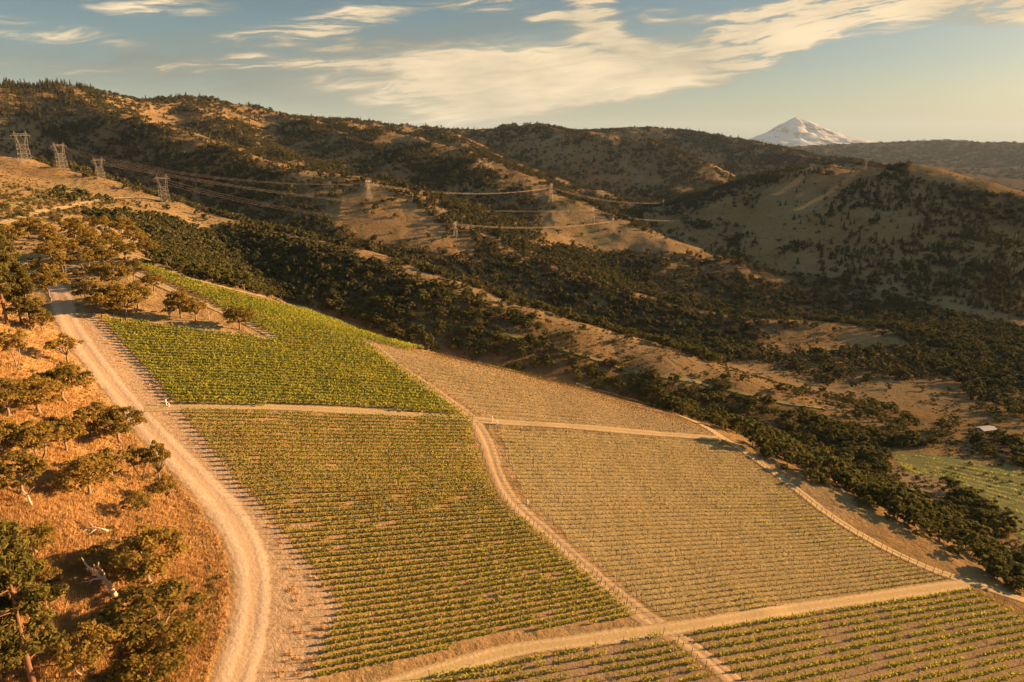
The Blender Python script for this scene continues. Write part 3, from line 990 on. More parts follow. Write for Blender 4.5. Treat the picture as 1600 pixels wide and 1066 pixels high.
def pine_parts(seed, H=16.0, W=6.0, per=26, leaf=0.55, nb=44, dead=4):
    g = np.random.default_rng(seed); rd = random.Random(seed)
    mb = MB()
    r0 = 0.016 * H
    mb.tube([(0, 0, -0.8), (0.05, 0, H * 0.3), (-0.08, 0.06, H * 0.65), (0, 0, H * 0.99)], [r0 * 1.2, r0 * 0.85, r0 * 0.5, 0.04], 8)
    pos, nr = [], []
    for i in range(nb):
        f = (i + rd.random()) / nb
        z = H * (0.24 + 0.74 * f)
        L = W / 2 * (1.05 - 0.80 * f ** 1.4) * rd.uniform(0.65, 1.15)
        if f < 0.15:
            L *= rd.uniform(0.5, 1.0)
        a = rd.uniform(0, 6.283)
        d = Vector((math.cos(a), math.sin(a), rd.uniform(-0.15, 0.28)))
        e = Vector((0, 0, z)) + d * L
        md = Vector((0, 0, z)) + d * L * 0.55 - Vector((0, 0, 0.06 * L))
        mb.tube([(0, 0, z), md, e], [r0 * 0.22, r0 * 0.13, r0 * 0.05], 4)
        for t in (0.45, 0.65, 0.82, 1.0):
            if t < 0.6 and rd.random() < 0.4:
                continue
            c = Vector((0, 0, z)).lerp(e, t) + Vector((rd.uniform(-.3, .3), rd.uniform(-.3, .3), rd.uniform(0, .25)))
            k = int(per * rd.uniform(0.6, 1.2))
            dd = unit(g.normal(size=(k, 3)))
            pos.append(np.array(c) + dd * (0.30 + 0.42 * g.random((k, 1))) * np.array([1, 1, 0.6]))
            nr.append(unit(dd + g.normal(size=(k, 3)) * 0.7))
    k = per * 2
    dd = unit(g.normal(size=(k, 3)))
    pos.append(np.array([0, 0, H * 0.97]) + dd * 0.45); nr.append(dd)
    for i in range(dead):
        z = H * rd.uniform(0.15, 0.34); a = rd.uniform(0, 6.283); L = rd.uniform(1.2, 2.8)
        d = Vector((math.cos(a), math.sin(a), -0.25))
        mb.tube([(0, 0, z), Vector((0, 0, z)) + d * L * 0.6, Vector((0, 0, z - 0.2)) + d * L], [0.09, 0.06, 0.02], 4)
    pos = np.concatenate(pos); nr = np.concatenate(nr)
    cv, cf = quads(pos, nr, leaf * (0.6 + 0.8 * g.random(len(pos))), 0.34, g)
    return mb, cv, cf


def conifer_parts(seed, H=11.0, W=4.2, tiers=11, per=16, leaf=0.95):
    g = np.random.default_rng(seed); rd = random.Random(seed)
    mb = MB()
    mb.tube([(0, 0, -0.8), (0, 0, H * 0.5), (0, 0, H * 0.98)], [0.20, 0.13, 0.03], 5)
    pos, nr = [], []
    for i in range(tiers):
        f = i / (tiers - 1)
        z = H * (0.10 + 0.86 * f)
        L = W / 2 * (1.0 - 0.93 * f ** 0.9) * rd.uniform(0.8, 1.15)
        k = max(4, int(per * (1.1 - 0.8 * f)))
        a = g.random(k) * 6.283
        rr = L * (0.35 + 0.65 * g.random(k) ** 0.6)
        pos.append(np.stack([np.cos(a) * rr, np.sin(a) * rr, z - rr * 0.22 + g.normal(size=k) * 0.2], 1))
        nr.append(unit(np.stack([np.cos(a), np.sin(a), np.full(k, 1.0)], 1) + g.normal(size=(k, 3)) * 0.5))
    pos = np.concatenate(pos); nr = np.concatenate(nr)
    cv, cf = quads(pos, nr, leaf * (0.6 + 0.8 * g.random(len(pos))), 0.7, g)
    return mb, cv, cf


def shrub_parts(seed, W=2.6, H=1.5, per=90, leaf=0.26):
    g = np.random.default_rng(seed); rd = random.Random(seed)
    mb = MB()
    pos, nr = [], []
    for i in range(6):
        a = rd.uniform(0, 6.283); rr = rd.uniform(0.1, 0.36) * W
        e = (math.cos(a) * rr, math.sin(a) * rr, H * rd.uniform(0.45, 0.8))
        mb.tube([(0, 0, -0.3), (e[0] * 0.4, e[1] * 0.4, e[2] * 0.5), e], [0.05, 0.035, 0.015], 4)
        dd = unit(g.normal(size=(per // 6, 3)))
        pos.append(np.array(e) + dd * g.random((per // 6, 1)) ** 0.5 * np.array([0.27 * W, 0.27 * W, 0.36 * H]))
        nr.append(unit(dd + g.normal(size=dd.shape) * 0.5 + np.array([0, 0, 0.4])))
    pos = np.concatenate(pos); nr = np.concatenate(nr)
    pos[:, 2] = np.abs(pos[:, 2])
    cv, cf = quads(pos, nr, leaf * (0.6 + 0.8 * g.random(len(pos))), 0.8, g)
    return mb, cv, cf


class Proto:
    """one tree kind: shared trunk and crown meshes"""
    def __init__(self, parts, leafm, barkm, W, H):
        mb, cv, cf = parts
        o = mesh_obj('trunk', [tuple(p) for p in mb.v], mb.f, barkm, link=False, smooth=True)
        self.trunk = o.data
        o2 = mesh_obj('crown', cv, cf, leafm, link=False)
        self.crown = o2.data
        bpy.data.objects.remove(o); bpy.data.objects.remove(o2)
        sp = np.ptp(cv[:, :2], axis=0)
        self.W, self.H = float(sp.mean()) * 0.95, float(cv[:, 2].max())
        self.parts = parts; self.mats = (leafm, barkm)

    def place(self, name, loc, w, h, rz, label, cat, group, crown='crown'):
        e = empty(name, tuple(map(float, loc)), rz, label, cat, group)
        e.scale = (w / self.W, w / self.W, h / self.H)
        for nm, me in (('trunk', self.trunk), (crown, self.crown)):
            o = bpy.data.objects.new(nm, me)
            COL.objects.link(o)
            o.parent = e
        return e

    def single(self, name):
        """trunk and crown in one mesh, for the scattered woods (not linked itself)"""
        mb, cv, cf = self.parts
        tv = np.array([tuple(p) for p in mb.v])
        me = bpy.data.meshes.new(name)
        me.from_pydata([tuple(p) for p in np.concatenate([cv, tv])], [], [tuple(q) for q in cf] + [tuple(k + len(cv) for k in q) for q in mb.f])
        me.materials.append(self.mats[0]); me.materials.append(self.mats[1])
        mi = np.zeros(len(me.polygons), np.int32); mi[len(cf):] = 1
        me.polygons.foreach_set('material_index', mi)
        me.update()
        return bpy.data.objects.new(name, me)


OAK = [Proto(oak_parts(11, clumps=72, per=66, leaf=0.28), M['oak'], M['bark'], 8, 7.5),
       Proto(oak_parts(12, clumps=52, per=66, leaf=0.28, flat=0.35, low=0.45, stems=5), M['oak'], M['bark'], 8, 7.5),
       Proto(oak_parts(13, clumps=56, per=66, leaf=0.28, flat=0.6, low=0.34), M['oak'], M['bark'], 8, 7.5),
       Proto(oak_parts(14, clumps=42, per=66, leaf=0.28, flat=0.4, low=0.40, stems=2, hole=0.25), M['oak'], M['bark'], 8, 7.5),
       Proto(oak_parts(15, clumps=62, per=66, leaf=0.28, flat=0.45, low=0.22), M['oak'], M['bark'], 8, 7.5),
       Proto(oak_parts(16, clumps=34, per=66, leaf=0.28, flat=0.5, low=0.48, hole=0.3), M['oak'], M['bark'], 8, 7.5)]
MID = [Proto(oak_parts(20 + k, clumps=26, per=26, leaf=0.70, flat=0.5, low=0.2 + 0.05 * (k % 3), stems=1 + k % 2, hole=0.1 * (k % 2)), M['oakmid'], M['bark'], 8, 7.5) for k in range(5)]
FARO = [Proto(oak_parts(40 + k, clumps=14, per=12, leaf=1.35, flat=0.5, low=0.12), M['oakfar'], M['bark'], 8, 7.5) for k in range(4)]
PINE = [Proto(pine_parts(51, 16, 7.0, 60, leaf=0.40, nb=54), M['pine'], M['pinebark'], 7.0, 16), Proto(pine_parts(52, 16, 5.6, 50, leaf=0.40, nb=44), M['pine'], M['pinebark'], 5.6, 16)]
CONI = [Proto(conifer_parts(61 + k), M['conifer'], M['bark'], 4.2, 11) for k in range(3)]
SHRB = [Proto(shrub_parts(71 + k), M['shrub'], M['bark'], 2.6, 1.5) for k in range(3)]


def scatter(name, pts, rot, scl3, idx, protos, label, cat):
    """geometry-nodes mass of instances: one object"""
    me = bpy.data.meshes.new(name)
    me.vertices.add(len(pts))
    me.vertices.foreach_set('co', np.asarray(pts, np.float32).ravel())
    a = me.attributes.new('turn', 'FLOAT_VECTOR', 'POINT')
    rv = np.zeros((len(pts), 3), np.float32); rv[:, 2] = rot
    a.data.foreach_set('vector', rv.ravel())
    a = me.attributes.new('size', 'FLOAT_VECTOR', 'POINT')
    a.data.foreach_set('vector', np.asarray(scl3, np.float32).ravel())
    a = me.attributes.new('pick', 'INT', 'POINT')
    a.data.foreach_set('value', np.asarray(idx, np.int32))
    o = bpy.data.objects.new(name, me)
    COL.objects.link(o)
    tree = bpy.data.node_groups.new(name, 'GeometryNodeTree')
    tree.interface.new_socket('Geometry', in_out='INPUT', socket_type='NodeSocketGeometry')
    tree.interface.new_socket('Geometry', in_out='OUTPUT', socket_type='NodeSocketGeometry')
    N, L = tree.nodes, tree.links
    gi = N.new('NodeGroupInput'); go = N.new('NodeGroupOutput')
    inst = N.new('GeometryNodeInstanceOnPoints')
    join = N.new('GeometryNodeJoinGeometry')
    for p in protos:
        oi = N.new('GeometryNodeObjectInfo')
        oi.inputs['Object'].default_value = p
        oi.inputs['As Instance'].default_value = True
        L.new(oi.outputs['Geometry'], join.inputs[0])

    def attr(nm, typ):
        q = N.new('GeometryNodeInputNamedAttribute'); q.data_type = typ
        q.inputs['Name'].default_value = nm
        return q.outputs[0]
    e2r = N.new('FunctionNodeEulerToRotation')
    L.new(attr('turn', 'FLOAT_VECTOR'), e2r.inputs[0])
    L.new(gi.outputs[0], inst.inputs['Points'])
    L.new(join.outputs[0], inst.inputs['Instance'])
    inst.inputs['Pick Instance'].default_value = True
    L.new(attr('pick', 'INT'), inst.inputs['Instance Index'])
    L.new(e2r.outputs[0], inst.inputs['Rotation'])
    L.new(attr('size', 'FLOAT_VECTOR'), inst.inputs['Scale'])
    L.new(inst.outputs[0], go.inputs[0])
    md = o.modifiers.new('scatter', 'NODES')
    md.node_group = tree
    tag(o, label, cat, None, 'stuff')
    return o


def nth(k):
    return '%d%s' % (k, 'th' if 10 <= k % 100 <= 20 else {1: 'st', 2: 'nd', 3: 'rd'}.get(k % 10, 'th'))


# ------------------------------------------------------------------ trees placed one by one
# u, v of the foot, crown width and height in photo pixels, kind, label
T_LEFT = [
    (236, 914, 108, 86, 'o0', 'big round dark green oak in the left foreground, beside the bleached snag'),
    (236, 996, 145, 80, 'o1', 'wide umbrella-shaped oak with many pale leaning stems in the left foreground'),
    (266, 1026, 98, 44, 'o2', 'low spreading oak just below the many-stemmed umbrella oak'),
    (238, 1078, 98, 54, 'o4', 'dense round oak cut by the bottom edge near the road'),
    (56, 866, 64, 42, 'o4', 'bushy olive oak alone on orange grass, above the foreground pine'),
    (217, 810, 44, 38, 'o3', 'small rounded oak halfway between the road and the fallen branches'),
    (262, 789, 36, 46, 'o5', 'thin oak near the road bend, right of the small rounded oak'),
    (146, 888, 52, 34, 'o5', 'thin yellowish oak standing behind the bleached snag'),
    (132, 1056, 84, 66, 'o3', 'sparse olive oak right of the foreground pine at the bottom'),
    (22, 928, 76, 52, 'o4', 'dark oak half hidden behind the foreground pine at the left edge'),
    (74, 950, 24, 30, 'o5', 'slim sapling just right of the foreground pine'),
    (82, 914, 26, 24, 'o5', 'tiny sapling between the bushy olive oak and the pine'),
    (27, 575, 46, 52, 'o3', 'oak with dark straight trunk near the left edge, below the tall pines'),
    (108, 570, 50, 46, 'o5', 'layered flat-topped oak leaning out towards the dirt road'),
    (102, 628, 76, 58, 'o0', 'full oak crowding the road below the layered flat-topped oak'),
    (62, 646, 74, 54, 'o4', 'broad oak in the left grove, left of the full roadside oak'),
    (14, 652, 60, 52, 'o2', 'oak at the left edge level with the vineyard lane junction'),
    (150, 682, 58, 48, 'o3', 'oak in the grove opposite the vineyard lane junction'),
    (188, 692, 74, 56, 'o0', 'wide oak whose branches reach the road at the lane junction'),
    (61, 724, 74, 62, 'o1', 'oak with a forked pale trunk in the middle of the left grove'),
    (36, 774, 80, 62, 'o2', 'rounded oak at the left edge under the forked pale oak'),
    (140, 774, 82, 62, 'o0', 'dense oak at the lower edge of the left grove'),
    (178, 752, 58, 52, 'o5', 'airy oak between the dense lower oak and the road'),
    (250, 758, 44, 66, 'o5', 'tall thin twin-trunked oak touching the road below the grove'),
    (222, 748, 46, 50, 'o3', 'oak leaning left beside the tall twin-trunked oak'),
    (248, 770, 28, 16, 'o4', 'low bush at the foot of the tall twin-trunked oak'),
    (10, 712, 56, 50, 'o4', 'oak at the left edge between the two rounded grove oaks'),
    (104, 706, 60, 50, 'o2', 'oak hemmed in at the centre of the left grove'),
    (80, 471, 50, 52, 'o0', 'lone oak on bare trunk beside the road where it bends away'),
    (142, 478, 42, 36, 'o3', 'small oak at the left end of the clump above the lush vineyard'),
    (178, 489, 70, 46, 'o0', 'biggest oak of the clump above the lush vineyard'),
    (198, 494, 50, 36, 'o2', 'oak in front of the clump above the lush vineyard'),
    (216, 482, 46, 40, 'o4', 'oak at the right end of the clump above the lush vineyard'),
    (184, 450, 44, 32, 'o2', 'oak behind the clump above the lush vineyard'),
    (208, 444, 46, 34, 'o3', 'wide oak next to the tip of the long vineyard strip'),
    (241, 454, 34, 26, 'o4', 'small oak beside the bare patch under the vineyard strip'),
    (283, 496, 42, 44, 'o0', 'dark oak left in the clump of three on the wedge between vineyards'),
    (306, 502, 38, 36, 'o2', 'rounder oak right in the clump of three on the wedge between vineyards'),
    (265, 499, 22, 22, 'o5', 'pale sapling left of the dark oak on the wedge between vineyards'),
    (375, 515, 48, 38, 'o4', 'single dark oak at the tip of the wedge between the green vineyards'),
    (50, 517, 50, 46, 'o3', 'oak with pale trunk below the tall pines at the road'),
    (66, 520, 40, 32, 'o2', 'low oak beside the road under the tall pines'),
    (70, 378, 36, 30, 'o2', None), (84, 392, 34, 26, 'o3', None), (82, 410, 40, 30, 'o0', None), (118, 372, 34, 28, 'o4', None), (134, 384, 40, 30, 'o0', None),
    (150, 400, 40, 32, 'o2', None), (134, 424, 42, 32, 'o3', None), (164, 418, 40, 32, 'o0', None), (112, 404, 36, 28, 'o4', None), (176, 392, 38, 30, 'o2', None),
    (196, 408, 40, 30, 'o0', None), (100, 432, 40, 32, 'o3', None), (160, 440, 36, 28, 'o4', None), (60, 434, 34, 26, 'o0', None), (214, 390, 38, 30, 'o3', None),
    (46, 372, 36, 28, 'o4', None), (20, 388, 40, 32, 'o0', None), (192, 370, 36, 28, 'o0', None), (158, 366, 34, 26, 'o3', None), (232, 400, 34, 26, 'o2', None),
]
LEFT_XY = []
tu = hit([t[0] for t in T_LEFT], [t[1] for t in T_LEFT])
cnt = 0
order = sorted([i for i, t in enumerate(T_LEFT) if t[5] is None], key=lambda i: T_LEFT[i][0])
rank = {i: k + 1 for k, i in enumerate(order)}
for i, (u, v, w, h, kd, lab) in enumerate(T_LEFT):
    p = tu[i]
    D = float(np.linalg.norm(p))
    dep = math.asin(-p[2] / D)
    if lab is None:
        lab = '%s oak from the left on the grassy slope above the road bend' % nth(rank[i])
    pr = OAK[int(kd[1])]
    wm = w * D / F * 0.90
    hh = max((h * D / F - 0.30 * wm * math.sin(dep)) / math.cos(dep), 0.50 * wm)
    pr.place('oak_tree', p, wm, hh, rng.uniform(0, 6.28), lab, 'tree', 'oaks on the left slope')
    LEFT_XY.append((p[0], p[1], w * D / F / 2))
T_PINE = [
    (56, 1085, 104, 190, 0, 'tall ponderosa pine with reddish trunk in the bottom left corner'),
    (-6, 1080, 80, 120, 1, 'pine cut by the left edge beside the tall corner pine'),
    (12, 508, 44, 158, 1, 'tallest dark pine at the left edge above the dirt road'),
    (34, 506, 40, 112, 0, 'second pine of the group beside the road at left edge'),
    (50, 514, 34, 82, 1, 'shortest pine of the group, nearest the dirt road'),
    (2, 470, 36, 110, 0, 'pine cut by the left edge behind the tallest pine'),
    (1175, 230, 1, 1, -1, None),
]
for (u, v, w, h, k, lab) in T_PINE:
    if k < 0:
        continue
    p = hit1(max(u, -40), v); D = float(np.linalg.norm(p)); dep = math.asin(-p[2] / D)
    PINE[k].place('pine_tree', p, w * D / F, h * D / F / math.cos(dep), rng.uniform(0, 6.28), lab, 'tree', 'pines on the left slope')
    LEFT_XY.append((p[0], p[1], w * D / F / 2))

# ------------------------------------------------------------------ dead wood
def snag(name, u, v, segs, label):
    p = hit1(u, v); D = float(np.linalg.norm(p)); s = D / F
    root = empty(name, tuple(map(float, p)), 0, label, 'dead tree')
    for k, (nm, pts, r0, r1) in enumerate(segs):
        mb = MB()
        q = [(a * s, d * s, b_ * s) for a, d, b_ in pts]
        m_ = len(q)
        mb.tube(q, [r0 + (r1 - r0) * i / (m_ - 1) for i in range(m_)], 7)
        mb.build(nm, M['dead'], root, True)
    return root


snag('bleached_snag', 182, 936, [
    ('trunk', [(0, 0, -4), (-2, 1, 6), (-8, 2, 20), (-13, 3, 26)], 0.48, 0.34),
    ('branch', [(-13, 3, 26), (-22, 5, 33), (-28, 4, 42), (-34, 6, 46), (-40, 8, 56)], 0.30, 0.07),
    ('branch', [(-8, 2, 20), (-10, 0, 32), (-9, -1, 40), (-14, -2, 50), (-12, -2, 56)], 0.27, 0.06),
    ('branch', [(-15, 3, 28), (-24, 0, 30), (-32, -2, 27), (-38, -4, 29)], 0.16, 0.04),
    ('branch', [(-24, 0, 30), (-31, -1, 23), (-36, -2, 20)], 0.11, 0.03),
    ('branch', [(-1, 0, 2), (-12, -4, 3), (-24, -8, 4), (-32, -9, 2)], 0.22, 0.08),
    ('branch', [(0, 1, 12), (4, 2, 17), (3, 2, 21)], 0.12, 0.04)], 'bleached dead oak snag with forked bare limbs, left foreground')
snag('fallen_branches', 146, 834, [
    ('limb', [(16, 6, 0), (8, 4, 5), (0, 2, 8), (-10, 0, 7), (-22, -4, 3), (-34, -8, 1)], 0.20, 0.05),
    ('branch', [(8, 4, 5), (14, 8, 12), (13, 9, 20)], 0.10, 0.03),
    ('branch', [(0, 2, 8), (-8, 8, 12), (-20, 12, 14)], 0.10, 0.03),
    ('branch', [(-6, 1, 7), (-14, -8, 4), (-18, -14, 1)], 0.10, 0.03),
    ('branch', [(4, 3, 6), (-2, -6, 3), (-6, -12, 1)], 0.09, 0.03)], 'pale fallen branches lying on orange grass above the snag')
snag('dead_tree', 51, 792, [
    ('trunk', [(0, 0, -2), (-2, 0, 8), (-4, 1, 16)], 0.24, 0.16),
    ('branch', [(-4, 1, 16), (-10, 2, 22), (-20, 3, 20)], 0.14, 0.04),
    ('branch', [(-4, 1, 16), (2, 0, 24), (8, 0, 28)], 0.13, 0.04)], 'short pale dead trunk with two limbs, left of the fallen branches')
snag('dead_tree', 327, 500, [
    ('trunk', [(0, 0, -2), (0, 0, 8), (-1, 0, 16)], 0.16, 0.10),
    ('branch', [(-1, 0, 12), (-5, 1, 18), (-8, 1, 22)], 0.09, 0.03),
    ('branch', [(-1, 0, 14), (2, 0, 20), (1, 0, 27)], 0.09, 0.03),
    ('branch', [(0, 0, 8), (5, 0, 12), (9, 0, 13)], 0.08, 0.03)], 'bare grey dead sapling beside the wedge oaks between vineyards')

# ------------------------------------------------------------------ woods: where trees grow (photo-pixel regions, density)


def sow(r0, r1, area, amax=R(44)):
    A = 0.5 * 2 * amax * (r1 * r1 - r0 * r0)
    k = int(A / area)
    a = rng.uniform(-amax, amax, k)
    r = np.sqrt(rng.uniform(r0 * r0, r1 * r1, k))
    x, y = np.sin(a) * r, np.cos(a) * r
    z = ground_z(x, y)
    ok = visible(x, y, z + 7.0)
    x, y, z = x[ok], y[ok], z[ok]
    u, v = project(x, y, z)
    dens = np.zeros(len(x)); con = np.zeros(len(x), int)
    for p, d, kd in dpoly:
        s = inpoly(u, v, p)
        dens[s] = d
        con[s] = {'oak': 0, 'mix': 1, 'con': 2}[kd]
    # clumps and openings
    nz = fbm(x / 45, y / 45, 71, 3) + 0.7 * fbm(x / 140, y / 140, 77, 2)
    mod = sstep(nz, -0.16, 0.14)
    dens = np.where(dens > 0.8, dens * (0.40 + 0.60 * mod), np.where(dens > 0.25, dens * (0.22 + 1.5 * mod), dens * (0.2 + 1.6 * mod)))
    for wk in ('G1', 'G2', 'G3', 'D1', 'D2', 'B1', 'B2', 'RV', 'VERGE'):
        dens[inpoly(x, y, WP[wk])] = 0
    dens = dens * open_crest(x, y)
    keep = rng.random(len(x)) < dens
    keep &= (r_ok(x, y))
    return x[keep], y[keep], z[keep], u[keep], v[keep], con[keep]


def r_ok(x, y):
    d = np.abs(polydist(x, y, ROAD))
    ok = d > 9
    # keep the near hill itself clear except where a region asks for trees beyond its edge
    return ok & ~((polydist(x, y, CREST) < 1.5) & (np.hypot(x, y) < 330) & (x > -160))


sets = [sow(150, 420, 11), sow(420, 1000, 15), sow(1000, 2200, 32), sow(2200, 4600, 85)]
x = np.concatenate([s[0] for s in sets]); y = np.concatenate([s[1] for s in sets]); z = np.concatenate([s[2] for s in sets])
u = np.concatenate([s[3] for s in sets]); v = np.concatenate([s[4] for s in sets]); con = np.concatenate([s[5] for s in sets])
r = np.hypot(x, y)
is_con = ((con == 2) & (rng.random(len(x)) < 0.5)) | ((con == 1) & (rng.random(len(x)) < 0.10))
left_con = (u < 140) & (v < 260)
is_con |= left_con & (con == 2)
size = np.clip(0.78 * np.exp(0.30 * rng.normal(size=len(x))), 0.34, 1.35) * np.where(r > 2200, 1.45, np.where(r > 1000, 1.12, 1.0)) * np.where(r < 420, 0.9, 1.0)
pc_ = polydist(x, y, CREST)
size = size * np.where((r < 270) & (u > 1150), np.where(pc_ < 9, 0.72, 1.15), 1.0)
hgt = size * rng.uniform(0.75, 1.1, len(x))
rot = rng.uniform(0, 6.283, len(x))
print('trees', len(x), 'conifers', is_con.sum(), 'near', (r < 420).sum())

# the nearest oaks and the largest conifers stand as single trees, the rest are woods
budget = 300 - len(T_LEFT)
oi_ = np.where(~is_con)[0]
infr = (u[oi_] > 0) & (u[oi_] < 1600) & (v[oi_] > 0) & (v[oi_] < 1060)
oi_ = oi_[infr]
near_oak = oi_[np.argsort(r[oi_] / size[oi_])[:budget]]
ci_ = np.where(is_con & (u > 1150) & (r > 500))[0]
near_con = ci_[np.argsort(r[ci_] / size[ci_])[:120]]
single = np.zeros(len(x), bool); single[near_oak] = True; single[near_con] = True


def region(uu, vv):
    if uu > 1170 and vv > 684 and not (uu > 1510 and vv < 740):
        return 'dark oak belt below the dry vineyard'
    if uu > 1400 and vv <= 740:
        return 'clump near the grey-roofed shed'
    if uu > 900:
        return 'wood beyond the dry vineyard'
    if uu > 560:
        return 'dark wood above the pale upper field'
    return 'wood beyond the long green vineyard strip'


groups = {}
for i in near_oak:
    groups.setdefault(region(u[i], v[i]), []).append(i)
for reg, lst in groups.items():
    lst.sort(key=lambda i: u[i])
    for k, i in enumerate(lst):
        pr = MID[int(rng.integers(len(MID)))] if r[i] > 175 else OAK[[0, 2, 4][int(rng.integers(3))]]
        pr.place('oak_tree', (x[i], y[i], z[i]), pr.W * size[i], pr.H * hgt[i], rot[i], '%s oak from the left in the %s' % (nth(k + 1), reg), 'tree', 'oaks of the ' + reg)
lst = sorted(near_con, key=lambda i: u[i])
for k, i in enumerate(lst):
    CONI[k % 3].place('conifer_tree', (x[i], y[i], z[i]), 4.2 * size[i] * 1.15, 11 * hgt[i], rot[i], '%s conifer from the left on the bare hillside at right' % nth(k + 1), 'tree',
                      'conifers on the right hand hill')
so = np.where(~is_con & ~single)[0]
mo = so[r[so] < 520]; fo = so[r[so] >= 520]
for nm, ii, prs, lab in (('oak_wood', mo, MID, 'dense dark oak wood filling the ravines behind the vineyards'),
                         ('far_oak_wood', fo, FARO, 'far scrub oak woods darkening the hillsides under the ridge')):
    sc = np.stack([size[ii], size[ii], hgt[ii]], 1)
    scatter(nm, np.stack([x[ii], y[ii], z[ii] - 0.1], 1), rot[ii], sc, rng.integers(0, len(prs), len(ii)), [p.single(nm + '_tree') for p in prs], lab, 'wood')
ii = np.where(is_con & ~single)[0]
lc_ = 1 + 0.1 * left_con[ii]
scatter('conifer_wood', np.stack([x[ii], y[ii], z[ii] - 0.1], 1), rot[ii], np.stack([size[ii] * 1.5, size[ii] * 1.5, hgt[ii] * lc_], 1), rng.integers(0, 3, len(ii)), [p.single('conifer_wood_tree') for p in CONI],
        'conifers standing in the woods on the high left hillside', 'wood')

# far plateau: a wood that reads as one mass
k = 5200
uu = rng.uniform(1150, 1620, k); vv = rng.uniform(219, 300, k)
hp = hit(uu, vv)
rr_ = np.hypot(hp[:, 0], hp[:, 1])
ok = (rr_ > 2300) & (rr_ < 12500)
hp = hp[ok]; rr_ = rr_[ok]
ok = (fbm(hp[:, 0] / 700, hp[:, 1] / 500, 5, 3) > -0.10) | (rr_ > 9000)
hp = hp[ok]; rr_ = rr_[ok]
s_ = rng.uniform(1.6, 3.0, len(hp)) * np.clip(rr_ / 7000, 0.35, 1.4)
scatter('plateau_wood', hp, rng.uniform(0, 6.28, len(hp)), np.stack([s_ * 2, s_ * 2, s_ * 0.8], 1), rng.integers(0, 4, len(hp)), [p.single('plateau_wood_tree') for p in FARO],
        'hazy wood covering the distant plateau at right', 'wood')

# ------------------------------------------------------------------ scrub and dry grass on the near slopes
def sow_near(k, poly_px, avoid=True, dmin=5.0):
    pp = np.array(poly_px, float)
    uu = rng.uniform(pp[:, 0].min(), pp[:, 0].max(), k); vv = rng.uniform(pp[:, 1].min(), pp[:, 1].max(), k)
    s = inpoly(uu, vv, pp)
    h_ = hit(uu[s], vv[s])
    if avoid:
        h_ = h_[np.abs(polydist(h_[:, 0], h_[:, 1], ROAD)) > dmin]
    return h_


LS = [(-60, 470), (80, 470), (100, 510), (160, 600), (245, 700), (330, 780), (372, 850), (382, 930), (365, 1010), (340, 1090), (-60, 1090)]
g1 = sow_near(5200, LS, dmin=5.5)
nz = fbm(g1[:, 0] / 9, g1[:, 1] / 9, 15, 3)
sh = g1[(nz > 0.07) & (rng.random(len(g1)) < 0.55)]
s_ = rng.uniform(0.25, 0.75, len(sh))
scatter('low_scrub', sh, rng.uniform(0, 6.28, len(sh)), np.stack([s_, s_, s_ * 0.8], 1), rng.integers(0, 3, len(sh)), [p.single('low_scrub_bush') for p in SHRB],
        'low olive scrub dotted through the dry grass of the left slope', 'scrub')


def tuft(seed):
    g = np.random.default_rng(seed)
    vs, fs = [], []
    for i in range(16):
        a = g.uniform(0, 6.283); rr = g.uniform(0, 0.28); h = g.uniform(0.25, 0.55); le = g.uniform(0.05, 0.28)
        x0, y0 = math.cos(a) * rr, math.sin(a) * rr
        wx, wy = -math.sin(a) * 0.05, math.cos(a) * 0.05
        o = len(vs)
        vs += [(x0 - wx, y0 - wy, -0.05), (x0 + wx, y0 + wy, -0.05), (x0 + math.cos(a) * le, y0 + math.sin(a) * le, h)]
        fs.append((o, o + 1, o + 2))
    o = mesh_obj('dry_grass_tuft', vs, fs, M['grass'], link=False)
    return o


TUFT = [tuft(k) for k in range(3)]
g2 = sow_near(26000, LS, dmin=4.6)
g3 = sow_near(900, [(100, 480), (156, 497), (275, 632), (395, 778), (505, 908), (532, 945), (492, 1075), (410, 1075), (425, 930), (400, 830), (330, 750), (240, 650), (150, 550)], dmin=5.5)
g4 = np.concatenate([g2, g3])
s_ = rng.uniform(0.7, 1.7, len(g4))
scatter('dry_grass', g4, rng.uniform(0, 6.28, len(g4)), np.stack([s_ * 1.3, s_ * 1.3, s_], 1), rng.integers(0, 3, len(g4)), TUFT, 'dry golden grass tufts covering the slope left of the road', 'grass')
g5 = sow_near(900, [(0, 285), (90, 300), (240, 320), (230, 400), (160, 360), (60, 350), (0, 345)], avoid=False)
s_ = rng.uniform(0.9, 2.2, len(g5))
scatter('low_scrub', g5, rng.uniform(0, 6.28, len(g5)), np.stack([s_, s_, s_ * 0.9], 1), rng.integers(0, 3, len(g5)), [p.single('hill_scrub_bush') for p in SHRB], 'olive scrub patches on the sunlit shoulder below the pylons', 'scrub')
# low brush all over the dry hillsides
k = 60000
a_ = rng.uniform(-R(43), R(43), k); r_ = np.exp(rng.uniform(math.log(260), math.log(3200), k))
bx, by = np.sin(a_) * r_, np.cos(a_) * r_
bz = ground_z(bx, by)
ok = visible(bx, by, bz + 1.0) & (fbm(bx / 26, by / 26, 83, 3) + 0.3 * rng.random(k) > 0.12) & ~((polydist(bx, by, CREST) < 4.0) & (r_ < 330) & (bx > -160))
bu, bv = project(bx, by, bz)
for p_ in ([(828, 290), (860, 304), (925, 334), (1025, 374), (1112, 403), (1000, 398), (920, 388), (860, 384), (850, 350)], [(505, 320), (560, 298), (600, 296), (640, 312), (700, 362), (748, 386), (700, 392), (600, 380), (520, 352)], RV):
    ok &= ~(inpoly(bu, bv, p_) & (rng.random(k) < 0.85))
bx, by, bz, r_ = bx[ok], by[ok], bz[ok], r_[ok]
s_ = rng.uniform(0.12, 0.34, len(bx)) * np.clip(r_ / 1100, 0.8, 1.7)
